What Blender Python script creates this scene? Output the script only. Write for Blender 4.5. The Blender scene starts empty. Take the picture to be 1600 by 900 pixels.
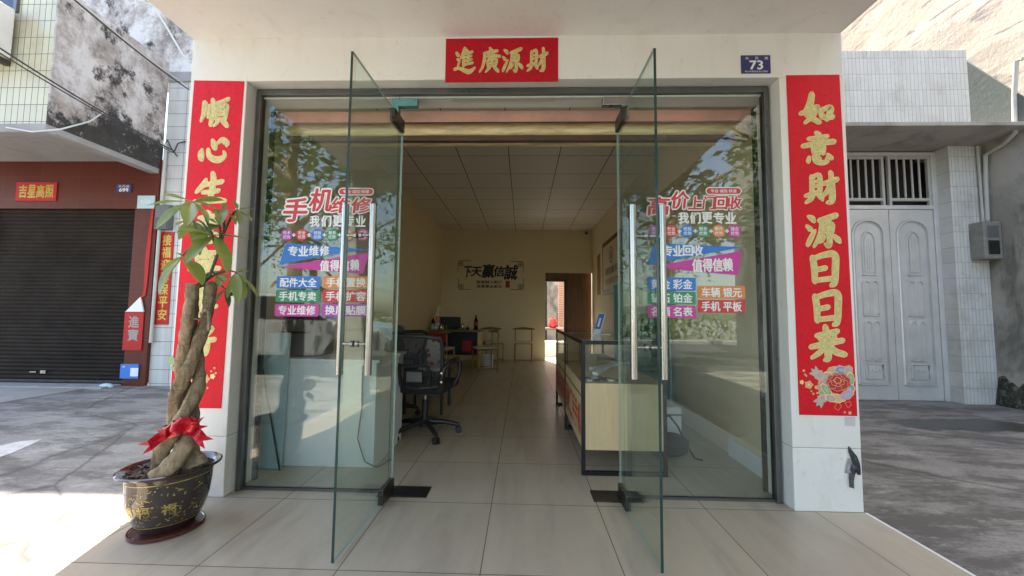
import bpy, math, random
from mathutils import Vector, Matrix

random.seed(7)
sc = bpy.context.scene
COL = sc.collection
# ------------------------------------------------------------------ camera, world, sun
CAM = Vector((0.0512, -2.3877, 1.08))
FOC = 606.0
AX = (Vector((0.9996, 0.0279, 0.0101)), Vector((-0.0083, -0.0663, 0.9978)), Vector((-0.0285, 0.9974, 0.0660)))
cd = bpy.data.cameras.new('camera'); cam = bpy.data.objects.new('camera', cd); COL.objects.link(cam)
r_, u_, f_ = AX[0].normalized(), None, AX[2].normalized()
u_ = r_.cross(f_); r_ = f_.cross(u_)
cam.matrix_world = Matrix(((r_.x, u_.x, -f_.x, CAM.x), (r_.y, u_.y, -f_.y, CAM.y), (r_.z, u_.z, -f_.z, CAM.z), (0, 0, 0, 1)))
cd.sensor_width = 36; cd.lens = FOC / 1600 * 36; cd.clip_start = 0.02; cd.clip_end = 500
sc.camera = cam

SUN_TO = Vector((-0.11, 0.40, 1.0)).normalized()
w = bpy.data.worlds.new('World'); sc.world = w; w.use_nodes = True
wn = w.node_tree.nodes; bg = wn['Background']
sky = wn.new('ShaderNodeTexSky'); sky.sky_type = 'NISHITA'; sky.sun_disc = False
sky.sun_elevation = math.asin(SUN_TO.z); sky.sun_rotation = math.atan2(SUN_TO.x, SUN_TO.y) % (2 * math.pi)
sky.air_density = 1.0; sky.dust_density = 2.0; sky.ozone_density = 1.0
w.node_tree.links.new(sky.outputs[0], bg.inputs[0]); bg.inputs[1].default_value = 0.15
ld = bpy.data.lights.new('sun', 'SUN'); ld.energy = 4.5; ld.angle = math.radians(0.5); ld.color = (1, .95, .87)
lo = bpy.data.objects.new('sun', ld); COL.objects.link(lo)
lo.rotation_euler = SUN_TO.to_track_quat('Z', 'Y').to_euler(); lo.location = (0, 0, 20)
sc.view_settings.view_transform = 'Standard'; sc.view_settings.look = 'None'
sc.view_settings.exposure = 2.5; sc.view_settings.use_white_balance = True; sc.view_settings.white_balance_temperature = 7000; sc.view_settings.white_balance_tint = 10; sc.view_settings.gamma = 1.0; sc.view_settings.use_curve_mapping = False
sc.cycles.use_denoising = True
sc.cycles.max_bounces = 10; sc.cycles.diffuse_bounces = 6; sc.cycles.glossy_bounces = 4
sc.cycles.transparent_max_bounces = 24; sc.cycles.caustics_reflective = False; sc.cycles.caustics_refractive = False
sc.cycles.sample_clamp_indirect = 6.0

# ------------------------------------------------------------------ helpers
def P(px, py, ax, val):
    """point where the photo's pixel (1600x900) meets the world plane ax = val"""
    d = r_ * ((px - 800) / FOC) + u_ * (-(py - 450) / FOC) + f_
    i = 'XYZ'.index(ax); t = (val - CAM[i]) / d[i]
    return CAM + d * t

class B:
    def __init__(s): s.v = []; s.f = []; s.m = []
    def add(s, vs, fs, mi=0):
        o = len(s.v); s.v += [tuple(x) for x in vs]
        for f in fs: s.f.append([o + i for i in f]); s.m.append(mi)
        return s
    def box(s, x0, x1, y0, y1, z0, z1, mi=0):
        return s.add([(x0,y0,z0),(x1,y0,z0),(x1,y1,z0),(x0,y1,z0),(x0,y0,z1),(x1,y0,z1),(x1,y1,z1),(x0,y1,z1)],
                     [(3,2,1,0),(4,5,6,7),(0,1,5,4),(1,2,6,5),(2,3,7,6),(3,0,4,7)], mi)
    def obox(s, c, a, b, d, mi=0):
        c, a, b, d = Vector(c), Vector(a), Vector(b), Vector(d)
        vs = [c + a*i + b*j + d*k for k in (-1,1) for i, j in ((-1,-1),(1,-1),(1,1),(-1,1))]
        return s.add(vs, [(3,2,1,0),(4,5,6,7),(0,1,5,4),(1,2,6,5),(2,3,7,6),(3,0,4,7)], mi)
    def tube(s, pts, r, n=10, mi=0, cap=True, flat=1.0):
        pts = [Vector(p) for p in pts]; k = len(pts)
        rs = r if isinstance(r, (list, tuple)) else [r] * k
        T = [(pts[min(i+1,k-1)] - pts[max(i-1,0)]).normalized() for i in range(k)]
        ref = Vector((0,0,1)) if abs(T[0].z) < .9 else Vector((1,0,0))
        N = (ref - T[0]*ref.dot(T[0])).normalized(); vs = []
        for i in range(k):
            N = (N - T[i]*N.dot(T[i])).normalized(); Bn = T[i].cross(N)
            for j in range(n):
                a = 2*math.pi*j/n; vs.append(pts[i] + (N*math.cos(a) + Bn*math.sin(a)*flat)*rs[i])
        fs = [(i*n+j, i*n+(j+1)%n, (i+1)*n+(j+1)%n, (i+1)*n+j) for i in range(k-1) for j in range(n)]
        if cap: fs += [tuple(range(n-1,-1,-1)), tuple((k-1)*n+j for j in range(n))]
        return s.add(vs, fs, mi)
    def lathe(s, prof, c=(0,0,0), n=24, mi=0, sx=1, sy=1, rot=0):
        c = Vector(c); vs = []; k = len(prof); ca, sa = math.cos(rot), math.sin(rot)
        for r, z in prof:
            for j in range(n):
                a = 2*math.pi*j/n; x, y = r*math.cos(a)*sx, r*math.sin(a)*sy
                vs.append(c + Vector((x*ca - y*sa, x*sa + y*ca, z)))
        fs = [(i*n+j, i*n+(j+1)%n, (i+1)*n+(j+1)%n, (i+1)*n+j) for i in range(k-1) for j in range(n)]
        if prof[0][0] > 1e-4: fs.append(tuple(range(n-1,-1,-1)))
        if prof[-1][0] > 1e-4: fs.append(tuple((k-1)*n+j for j in range(n)))
        return s.add(vs, fs, mi)
    def blob(s, c, rx, ry, rz, n=14, mi=0, noise=0, p=2.0):
        c = Vector(c); vs = []; k = n//2
        for i in range(k+1):
            t = math.pi*i/k
            for j in range(n):
                a = 2*math.pi*j/n
                sg = lambda q: math.copysign(abs(q)**(2/p), q)
                q = 1 + random.uniform(-noise, noise)
                vs.append(c + Vector((rx*sg(math.sin(t))*sg(math.cos(a)), ry*sg(math.sin(t))*sg(math.sin(a)), -rz*sg(math.cos(t))))*q)
        return s.add(vs, [(i*n+j, i*n+(j+1)%n, (i+1)*n+(j+1)%n, (i+1)*n+j) for i in range(k) for j in range(n)], mi)
    def prism(s, pts, fr, d0, d1, mi=0):
        """flat outline pts [(a,b)] in frame fr, between heights d0 and d1 along its normal"""
        n = len(pts); vs = [fr(a,b,d0) for a,b in pts] + [fr(a,b,d1) for a,b in pts]
        fs = [tuple(range(n-1,-1,-1)), tuple(range(n,2*n))] + [(i,(i+1)%n,n+(i+1)%n,n+i) for i in range(n)]
        return s.add(vs, fs, mi)
    def flat(s, pts, fr, d, mi=0): return s.add([fr(a,b,d) for a,b in pts], [tuple(range(len(pts)))], mi)

ROOTLOC = {}
def obj(name, b, mats, parent=None, smooth=None, bevel=0, local=False, segs=2):
    me = bpy.data.meshes.new(name)
    off = Vector((0,0,0))
    if parent is not None and not local: off = ROOTLOC[parent.name]
    me.from_pydata([tuple(Vector(v) - off) for v in b.v], [], b.f); me.update()
    mats = mats if isinstance(mats, (list, tuple)) else [mats]
    for m in mats: me.materials.append(m)
    me.polygons.foreach_set('material_index', b.m)
    if smooth is not None:
        me.shade_smooth(); me.set_sharp_from_angle(angle=math.radians(smooth))
    o = bpy.data.objects.new(name, me); COL.objects.link(o)
    if parent is not None: o.parent = parent; ROOTLOC[o.name] = off
    else: ROOTLOC[o.name] = Vector((0,0,0))
    if bevel:
        md = o.modifiers.new('bevel', 'BEVEL'); md.width = bevel; md.segments = segs; md.limit_method = 'ANGLE'; md.angle_limit = math.radians(40)
    return o
def tag(o, label=None, cat=None, group=None, kind=None):
    for k, v in (('label', label), ('category', cat), ('group', group), ('kind', kind)):
        if v: o[k] = v
    return o
def thing(name, label, cat, loc=(0,0,0), rz=0, group=None):
    o = bpy.data.objects.new(name, None); COL.objects.link(o); o.location = loc; o.rotation_euler = (0,0,rz)
    o.empty_display_size = .1; ROOTLOC[o.name] = Vector(loc)
    return tag(o, label, cat, group)
def dup(root, loc, rz, label, group=None):
    r = root.copy(); COL.objects.link(r); r.location = loc; r.rotation_euler = (0,0,rz); tag(r, label, None, group)
    for ch in list(root.children):
        c = ch.copy(); COL.objects.link(c); c.parent = r
        for g in list(ch.children):
            d = g.copy(); COL.objects.link(d); d.parent = c
    return r
def frame(o, ux, uz, n):
    o, ux, uz, n = Vector(o), Vector(ux), Vector(uz), Vector(n)
    return lambda a, b, c=0.0: o + ux*a + uz*b + n*c
def facing(y): return frame((0,y,0), (1,0,0), (0,0,1), (0,-1,0))        # a wall that looks towards the street
def rrect(x0, x1, z0, z1, r, n=6):
    out = []
    for cx, cz, a0 in ((x1-r,z0+r,-90),(x1-r,z1-r,0),(x0+r,z1-r,90),(x0+r,z0+r,180)):
        for i in range(n+1):
            a = math.radians(a0 + 90*i/n); out.append((cx+r*math.cos(a), cz+r*math.sin(a)))
    return out
_tc = {}
def glyphs(txt, bold):
    k = (txt, bold)
    if k not in _tc:
        c = bpy.data.curves.new('t', 'FONT'); c.body = txt; c.offset = bold; c.resolution_u = 4
        o = bpy.data.objects.new('t', c); COL.objects.link(o)
        dg = bpy.context.evaluated_depsgraph_get(); dg.update()
        me = bpy.data.meshes.new_from_object(o.evaluated_get(dg))
        vs = [(v.co.x, v.co.y) for v in me.vertices]; fs = [tuple(p.vertices) for p in me.polygons]
        bpy.data.objects.remove(o); bpy.data.curves.remove(c); bpy.data.meshes.remove(me)
        _tc[k] = (vs, fs)
    return _tc[k]
def text(b, txt, fr, x0, x1, z0, z1, d, mi=0, bold=.02, shear=0, fit=None):
    vs, fs = glyphs(txt, 0.0)
    ax, bx = min(v[0] for v in vs), max(v[0] for v in vs); az, bz = min(v[1] for v in vs), max(v[1] for v in vs)
    offs = [(0,0)]
    if bold > .012: offs = [(-bold,0),(bold,0),(0,-bold*.7),(0,bold*.7)]
    if bold > .06: offs = [(bold*math.cos(k*math.pi/6), bold*math.sin(k*math.pi/6)) for k in range(12)]
    for k, (ox, oz) in enumerate(offs):
        out = []
        for x, z in vs:
            q, t = (x+ox-ax)/(bx-ax), (z+oz-az)/(bz-az)
            out.append(fr(x0 + q*(x1-x0) + shear*(t-.5)*(z1-z0), z0 + t*(z1-z0), d + k*.00003))
        b.add(out, fs, mi)

# ---- brush lettering: strokes as x,y,width on a 100 grid, y down
BR = {
'順': "12,18,10 14,30,13 12,55,11 4,78,5;27,28,7 28,45,8 26,66,6;38,10,9 41,30,11 40,60,11 36,90,9;50,22,8 66,18,9 88,8,9;66,20,8 60,32,8 54,40,5;53,36,8 53,55,9 52,72,6;53,38,6 70,34,8 84,30,10 83,50,10 82,72,7;56,48,5 78,46,5;56,59,5 78,57,5;52,72,6 82,70,6;62,74,8 56,84,8 46,94,4;72,76,8 82,85,11 90,95,8",
'心': "14,50,6 12,64,14 14,80,12;34,50,8 38,68,11 52,80,13 72,82,14 88,70,9 84,56,4;46,20,6 52,34,14 56,46,11;64,30,5 78,20,12 92,30,13 92,38,6",
'生': "34,22,8 26,38,12 10,56,9 4,62,5;26,40,9 56,34,10 86,28,10;54,2,10 58,24,13 54,60,13 50,88,11;26,62,8 54,60,10 76,56,9;0,92,10 40,88,12 70,86,13 98,88,9",
'意': "46,4,10 54,10,11;22,22,8 52,18,9 78,14,8;38,26,7 42,34,7;62,22,7 56,34,7;4,44,9 46,36,11 96,30,11;34,48,8 36,66,8;36,49,6 64,44,9 62,66,8;40,56,5 58,54,5;38,66,6 60,64,6;22,78,7 18,90,9;34,74,6 40,90,9 60,94,10 74,88,8 72,80,4;46,74,8 52,82,8;76,70,8 86,80,10",
'事': "6,20,8 50,14,10 90,12,9;50,2,9 52,40,11 52,84,12 36,90,5;24,28,7 28,42,7;26,29,6 72,25,8 68,40,7;28,41,5 68,39,5;22,52,6 74,48,9 72,76,8;4,64,8 50,60,9 98,60,9;22,76,6 72,74,7",
'好': "28,6,9 24,36,11 14,60,9 32,78,10 40,86,6;42,28,9 34,60,9 8,90,5;2,42,7 26,38,9 50,32,8;56,18,7 74,14,8 90,14,10 76,32,8 70,38,6;72,36,9 78,58,12 74,86,12 58,88,5;48,54,8 74,50,10 100,46,10",
'如': "38,2,12 32,30,14 20,58,13 30,72,12 56,88,11;50,40,9 40,66,11 14,90,6;2,62,8 18,56,10 50,42,10 56,44,7;60,50,9 66,72,12;62,52,8 92,44,12 84,70,12 78,80,9;66,74,9 96,72,11",
'財': "24,14,9 24,42,10 22,64,8;26,16,7 46,10,9 48,36,10 46,62,8;28,30,6 44,28,6;28,44,6 44,42,6;4,72,7 24,66,9 48,58,8;26,70,9 18,82,9 4,92,5;40,66,9 50,78,10 52,84,6;56,36,8 76,30,10 98,22,10;80,2,10 82,40,12 80,84,13 66,92,6;76,38,8 66,60,9 52,74,5",
'源': "10,8,7 20,14,12 24,22,8;4,36,7 14,46,11;4,92,8 12,76,10 24,54,7 28,48,3;40,20,9 66,12,11 90,4,11;48,22,9 44,52,10 34,76,8 22,96,5;70,16,8 62,28,8;54,34,7 56,54,7;56,36,6 78,30,8 76,52,8;58,44,5 74,42,5;57,54,6 75,51,6;66,56,9 68,78,11 64,94,10 54,88,4;52,66,8 46,78,7 38,84,4;80,64,8 92,76,12 96,82,8",
'日': "16,16,12 20,50,13 19,86,10;16,20,9 50,8,11 80,8,14 80,50,14 76,88,12 66,96,8;24,52,9 52,46,10;22,82,9 72,76,10",
'来': "20,28,9 50,22,11 80,14,10;28,34,8 36,44,8;72,28,9 64,42,8;2,60,9 46,50,12 94,40,10;46,2,11 50,40,14 50,88,14 40,96,6;44,56,10 28,74,10 4,90,6;54,54,10 72,72,13 98,80,11",
'進': "48,2,12 40,22,11 28,40,6;40,26,9 42,52,10 42,74,8;58,8,8 64,18,9;46,24,7 66,20,8 84,16,8;46,38,6 80,32,7;46,52,6 82,46,7;44,68,7 86,60,8;64,22,8 64,64,8;8,20,9 16,30,12;12,46,7 22,50,8 18,66,7 14,80,6;0,86,10 22,82,9 50,92,13 72,96,14 98,80,6",
'廣': "48,0,8 56,10,12;20,22,8 50,16,10 84,12,9;24,22,10 22,50,11 14,76,9 0,96,5;34,33,6 62,30,8 96,34,9;44,24,7 46,40,6;66,22,7 62,40,6;40,42,6 70,38,7;36,52,7 40,76,7;38,52,6 80,46,8 76,72,7;42,63,5 74,59,5;42,74,6 74,71,6;58,38,8 58,74,7;48,80,9 34,92,7 28,98,4;70,78,9 84,90,11 90,96,7",
}
def brush(b, ch, fr, cx, cz, sx, sz, d, grow=0, mi=0):
    for si, st in enumerate(BR[ch].split(';')):
        p = [tuple(float(q) for q in t.split(',')) for t in st.split()]
        cp = []
        for i in range(len(p)-1):
            p0, p1, p2, p3 = p[max(i-1,0)], p[i], p[i+1], p[min(i+2,len(p)-1)]
            for k in range(6):
                t = k/6
                cp.append(tuple(.5*(2*p1[j] + (p2[j]-p0[j])*t + (2*p0[j]-5*p1[j]+4*p2[j]-p3[j])*t*t + (3*p1[j]-p0[j]-3*p2[j]+p3[j])*t**3) for j in (0,1,2)))
        cp.append(p[-1]); n = len(cp); L, R = [], []
        for i, (x, y, wd) in enumerate(cp):
            a, c = cp[max(i-1,0)], cp[min(i+1,n-1)]
            tx, ty = c[0]-a[0], c[1]-a[1]; q = math.hypot(tx,ty) or 1; tx, ty = tx/q, ty/q
            h = (wd*1.30 + grow)/2
            L.append((x - ty*h, y + tx*h)); R.append((x + ty*h, y - tx*h))
            if i == 0: t0 = (tx,ty,h)
            if i == n-1: t1 = (tx,ty,h)
        x, y, _ = cp[0]; c0 = [(x - t0[0]*t0[2]*.75 - t0[1]*t0[2]*.55, y - t0[1]*t0[2]*.75 + t0[0]*t0[2]*.55), (x - t0[0]*t0[2]*.9 + t0[1]*t0[2]*.3, y - t0[1]*t0[2]*.9 - t0[0]*t0[2]*.3)]
        x, y, _ = cp[-1]; c1 = [(x + t1[0]*t1[2]*.9 + t1[1]*t1[2]*.5, y + t1[1]*t1[2]*.9 - t1[0]*t1[2]*.5), (x + t1[0]*t1[2]*.8 - t1[1]*t1[2]*.4, y + t1[1]*t1[2]*.8 + t1[0]*t1[2]*.4)]
        to = lambda q: fr(cx + (q[0]-50)/100*sx, cz - (q[1]-50)/100*sz, d + si*.00006)
        vs = [to(c0[1]), to(c0[0])]; fs = []
        pairs = list(zip(L, R)); base = 2
        vs = [to(c0[0]), to(c0[1])]
        for l, rr in pairs: vs += [to(l), to(rr)]
        vs += [to(c1[1]), to(c1[0])]
        m = len(vs)//2
        for i in range(m-1): fs.append((2*i, 2*i+2, 2*i+3, 2*i+1))
        b.add(vs, fs, mi)

# ------------------------------------------------------------------ materials
def nmat(name):
    m = bpy.data.materials.new(name); m.use_nodes = True; t = m.node_tree
    return m, t, t.nodes['Principled BSDF'], t.nodes['Material Output']
def N(t, typ, **kw):
    n = t.nodes.new('ShaderNode' + typ)
    for k, v in kw.items():
        if k.startswith('i_'):
            key = k[2:].replace('_', ' ')
            n.inputs[int(key) if key.isdigit() else key].default_value = v
        else: setattr(n, k, v)
    return n
def c4(c): return (c[0], c[1], c[2], 1)
def coords(t, stretch=(1,1,1), world=True):
    g = N(t, 'NewGeometry') if world else N(t, 'TexCoord')
    mp = N(t, 'Mapping'); mp.inputs['Scale'].default_value = stretch
    t.links.new(g.outputs['Position' if world else 'Object'], mp.inputs[0]); return mp.outputs[0]
def ramp(t, fac, stops):
    r = N(t, 'ValToRGB'); e = r.color_ramp.elements
    while len(e) < len(stops): e.new(.5)
    for el, (p, c) in zip(e, stops): el.position = p; el.color = c4(c) if not isinstance(c, (int,float)) else (c,c,c,1)
    t.links.new(fac, r.inputs[0]); return r.outputs[0]
def noise(t, co, scale, detail=6, rough=.6, dist=0):
    n = N(t, 'TexNoise', i_Scale=scale, i_Detail=detail, i_Roughness=rough, i_Distortion=dist); t.links.new(co, n.inputs['Vector']); return n.outputs[0]
def mix(t, fac, a, b, mode='MIX'):
    n = N(t, 'MixRGB', blend_type=mode)
    for k, v in ((0,fac),(1,a),(2,b)):
        if isinstance(v, (int,float)): n.inputs[k].default_value = v if k == 0 else (v,v,v,1)
        elif isinstance(v, tuple): n.inputs[k].default_value = c4(v)
        else: t.links.new(v, n.inputs[k])
    return n.outputs[0]
def bump(t, p, h, strength, dist=.01):
    n = N(t, 'Bump', i_Strength=strength, i_Distance=dist); t.links.new(h, n.inputs['Height']); t.links.new(n.outputs[0], p.inputs['Normal'])
def mat(name, col, rough=.5, metal=0., var=0., vs=8., bmp=0., bs=40., world=False, coat=0., spec=.5, stretch=(1,1,1)):
    m, t, p, o = nmat(name)
    p.inputs['Roughness'].default_value = rough; p.inputs['Metallic'].default_value = metal
    p.inputs['Specular IOR Level'].default_value = spec; p.inputs['Coat Weight'].default_value = coat
    co = coords(t, stretch, world)
    if var:
        f = noise(t, co, vs, 5)
        d = tuple(max(0, c*(1-var)) for c in col); l = tuple(min(1, c*(1+var)) for c in col)
        t.links.new(ramp(t, f, [(.3,d),(.7,l)]), p.inputs['Base Color'])
        t.links.new(ramp(t, noise(t, co, vs*2.3, 4), [(.3,max(0,rough-.08)),(.7,min(1,rough+.08))]), p.inputs['Roughness'])
    else: p.inputs['Base Color'].default_value = c4(col)
    if bmp: bump(t, p, noise(t, co, bs, 4), bmp)
    return m
def brickmat(name, axes, bw, rh, off, c1, c2, cm, ms, rough, dirt=0., dirtcol=(.1,.09,.07), bmp=.4, grain=None, stag=0., spec=.5, dscale=1.6, rv=.07):
    m, t, p, o = nmat(name)
    g = N(t, 'NewGeometry'); sx = N(t, 'SeparateXYZ'); cb = N(t, 'CombineXYZ'); t.links.new(g.outputs['Position'], sx.inputs[0])
    for k, a in enumerate(axes):
        ad = N(t, 'Math', operation='ADD'); ad.inputs[1].default_value = off[k]; t.links.new(sx.outputs['XYZ'.index(a)], ad.inputs[0]); t.links.new(ad.outputs[0], cb.inputs[k])
    br = N(t, 'TexBrick', offset=stag, squash=1.0)
    br.inputs['Scale'].default_value = 1; br.inputs['Brick Width'].default_value = bw; br.inputs['Row Height'].default_value = rh
    br.inputs['Mortar Size'].default_value = ms; br.inputs['Mortar Smooth'].default_value = .1; br.inputs['Bias'].default_value = 0
    br.inputs['Color1'].default_value = c4(c1); br.inputs['Color2'].default_value = c4(c2); br.inputs['Mortar'].default_value = c4(cm)
    t.links.new(cb.outputs[0], br.inputs[0]); col = br.outputs[0]
    if grain:
        mp = N(t, 'Mapping'); mp.inputs['Scale'].default_value = grain[0]; t.links.new(cb.outputs[0], mp.inputs[0])
        col = mix(t, 1.0, col, ramp(t, noise(t, mp.outputs[0], 1.0, 8, .62, .6), [(.25,grain[1]),(.5,1.0),(.75,grain[2])]), 'MULTIPLY')
    if dirt:
        f = noise(t, g.outputs['Position'], dscale, 8, .65)
        col = mix(t, ramp(t, f, [(.5,0.0),(.78,dirt)]), col, dirtcol)
    t.links.new(col, p.inputs['Base Color'])
    t.links.new(ramp(t, noise(t, g.outputs['Position'], 5, 5), [(.3,max(.02,rough-rv)),(.7,rough+rv)]), p.inputs['Roughness'])
    p.inputs['Specular IOR Level'].default_value = spec
    if bmp:
        inv = N(t, 'Math', operation='SUBTRACT'); inv.inputs[0].default_value = 1; t.links.new(br.outputs[1], inv.inputs[1]); bump(t, p, inv.outputs[0], bmp, .003)
    return m
def plaster(name, base, layers, rough=.9, bs=18, bstr=.5):
    """layers: (scale, stretch, lo, hi, colour, strength)"""
    m, t, p, o = nmat(name); col = base; p.inputs['Roughness'].default_value = rough
    for sc_, st, lo_, hi_, c, k in layers:
        f = ramp(t, noise(t, coords(t, st), sc_, 10, .62, .4), [(lo_,0.0),(hi_,k)])
        col = mix(t, f, col, c)
    t.links.new(col, p.inputs['Base Color']) if not isinstance(col, tuple) else None
    bump(t, p, noise(t, coords(t), bs, 12, .74), bstr, .02)
    return m
def glassmat(name, tint, refl=1.0):
    m, t, p, o = nmat(name); t.nodes.remove(p)
    lw = N(t, 'LayerWeight'); lw.inputs[0].default_value = .5
    pw = N(t, 'Math', operation='POWER'); pw.inputs[1].default_value = 5; t.links.new(lw.outputs['Facing'], pw.inputs[0])
    ma = N(t, 'Math', operation='MULTIPLY_ADD'); ma.inputs[1].default_value = .95*refl; ma.inputs[2].default_value = .045*refl; ma.use_clamp = True; t.links.new(pw.outputs[0], ma.inputs[0])
    tr = N(t, 'BsdfTransparent'); tr.inputs[0].default_value = c4(tint); gl = N(t, 'BsdfGlossy'); gl.inputs['Roughness'].default_value = 0.0
    gl.inputs[0].default_value = (.95,1,.97,1)
    mx = N(t, 'MixShader'); t.links.new(ma.outputs[0], mx.inputs[0]); t.links.new(tr.outputs[0], mx.inputs[1]); t.links.new(gl.outputs[0], mx.inputs[2]); t.links.new(mx.outputs[0], o.inputs[0])
    return m
def leafmat(name, c1, c2, rough=.4, trans=.35):
    m, t, p, o = nmat(name); co = coords(t, (1,1,1), False)
    t.links.new(ramp(t, noise(t, co, 9, 3), [(.3,c1),(.7,c2)]), p.inputs['Base Color']); p.inputs['Roughness'].default_value = rough
    tl = N(t, 'BsdfTranslucent'); tl.inputs[0].default_value = (c2[0]*1.3, c2[1]*1.4, c2[2]*.6, 1); mx = N(t, 'MixShader'); mx.inputs[0].default_value = trans
    t.links.new(p.outputs[0], mx.inputs[1]); t.links.new(tl.outputs[0], mx.inputs[2]); t.links.new(mx.outputs[0], o.inputs[0]); return m

M = {}
M['white_paint'] = plaster('white_paint', (.80,.785,.75), [(1.6,(1,1,.5),.45,.75,(.72,.70,.655),.35),(5,(1,1,.25),.55,.75,(.64,.60,.53),.4),(24,(1,1,.5),.60,.70,(.58,.54,.48),.35)], .7, 60, .12)
M['pillar_base'] = plaster('pillar_base', (.80,.79,.76), [(6,(1,1,.5),.52,.72,(.62,.59,.54),.45),(26,(1,1,.6),.6,.7,(.4,.38,.35),.4)], .7, 60, .1)
M['black_tape'] = mat('black_tape', (.035,.037,.045), .3, var=.5, vs=30); M['grey_tape'] = mat('grey_tape', (.30,.31,.33), .4, var=.3, vs=30)
M['joint'] = mat('joint', (.22,.21,.2), .9)
M['cream_wall'] = plaster('cream_wall', (.78,.68,.46), [(2,(1,1,1),.5,.8,(.66,.57,.39),.4)], .8, 50, .06)
M['grey_reveal'] = mat('grey_reveal', (.62,.62,.58), .6, var=.05)
FG = ((1.1,5.5,1), .86, 1.07)
M['floor_tile'] = brickmat('floor_tile', 'XYZ', .6, .6, (.1175,.108,0), (.50,.43,.335), (.47,.405,.315), (.13,.11,.08), .0023, .26, .3, (.34,.285,.215), .25, ((7,1.1,1), .82, 1.07), spec=.42, dscale=.9, rv=.012)
M['white_edge'] = mat('white_edge', (.82,.82,.8), .5)
M['ceiling_tile'] = brickmat('ceiling_tile', 'XYZ', .635, .635, (.141+.635*4,-1.777+.635*4,0), (.74,.71,.66), (.70,.675,.63), (.06,.055,.05), .006, .6, 0, bmp=.3)
M['frame_steel'] = mat('frame_steel', (.16,.16,.155), .35, .8, var=.1)
M['steel'] = mat('brushed_steel', (.42,.405,.38), .24, 1, var=.06, vs=30, stretch=(1,1,.05))
M['dark_steel'] = mat('dark_steel', (.08,.075,.07), .35, .8, var=.2)
M['patch_teal'] = mat('patch_teal', (.12,.30,.31), .35, .3, var=.1)
M['glass'] = glassmat('glass_side', (.94,.966,.952), 1.25)
M['glass_door'] = glassmat('glass_door', (.90,.945,.92), .9)
M['glass_clear'] = glassmat('glass_clear', (.955,.97,.96), 1.0)
M['glass_edge'] = mat('glass_edge', (.018,.05,.042), .15); M['glass_edge_pale'] = mat('glass_edge_pale', (.30,.40,.36), .3)
M['gold_roll'] = mat('gold_roll', (.82,.60,.34), .35, .2, var=.35, vs=5, stretch=(1,4,9))
M['red_roll'] = mat('red_roll', (.80,.36,.28), .5, 0, var=.2, vs=4)
M['brown_dark'] = mat('brown_dark', (.09,.045,.025), .5, var=.2)
M['brown_wood'] = mat('brown_wood', (.17,.085,.045), .5, var=.25, vs=4, stretch=(6,6,.5))
def redpaper(name, c, cd):
    m, t, p, o = nmat(name); co = coords(t, (1,1,1))
    f = ramp(t, noise(t, co, 26, 4, .5, 2.5), [(.52,0.0),(.6,.55)])
    f2 = ramp(t, noise(t, co, 3, 3), [(.4,0.0),(.8,.35)])
    t.links.new(mix(t, f2, mix(t, f, c, cd), tuple(x*.8 for x in c)), p.inputs['Base Color']); p.inputs['Roughness'].default_value = .55; p.inputs['Specular IOR Level'].default_value = .3
    bump(t, p, noise(t, coords(t, (1.6,1,.6)), 6, 6, .6), .30, .02); return m
M['red_paper'] = redpaper('red_paper', (.72,.004,.018), (.56,.003,.012))
M['red_paper_dark'] = redpaper('red_paper_header', (.52,.004,.016), (.30,.002,.012))
M['red_old'] = redpaper('red_paper_old', (.5,.02,.015), (.4,.01,.01))
M['gold_ink'] = mat('gold_ink', (.62,.53,.22), .4, .1, var=.22, vs=70)
M['gold_rim'] = mat('gold_rim', (.82,.66,.28), .45, .1)
M['gold_dark'] = mat('gold_dark', (.5,.36,.06), .4, .3, var=.3, vs=60)
M['grey_ink'] = mat('grey_ink', (.33,.31,.28), .6)
M['white_ink'] = mat('white_ink', (.82,.83,.83), .5)
M['black_ink'] = mat('black_ink', (.012,.011,.01), .5)
M['blue_plate'] = mat('blue_plate', (.035,.04,.16), .35, var=.2)
M['st_red'] = mat('sticker_red', (.60,.045,.055), .4); M['st_blue'] = mat('sticker_blue', (.03,.19,.62), .4)
M['st_mag'] = mat('sticker_magenta', (.58,.045,.33), .4); M['st_green'] = mat('sticker_green', (.03,.27,.14), .4)
M['st_orange'] = mat('sticker_orange', (.72,.25,.07), .4); M['st_purple'] = mat('sticker_purple', (.42,.06,.40), .4)
M['concrete'] = None
def g0(t): return N(t, 'NewGeometry').outputs['Position']
def nvec(t, sc_):
    n = N(t, 'TexNoise', i_Scale=sc_, i_Detail=6); t.links.new(g0(t), n.inputs[0]); return n.outputs['Color']
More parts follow.
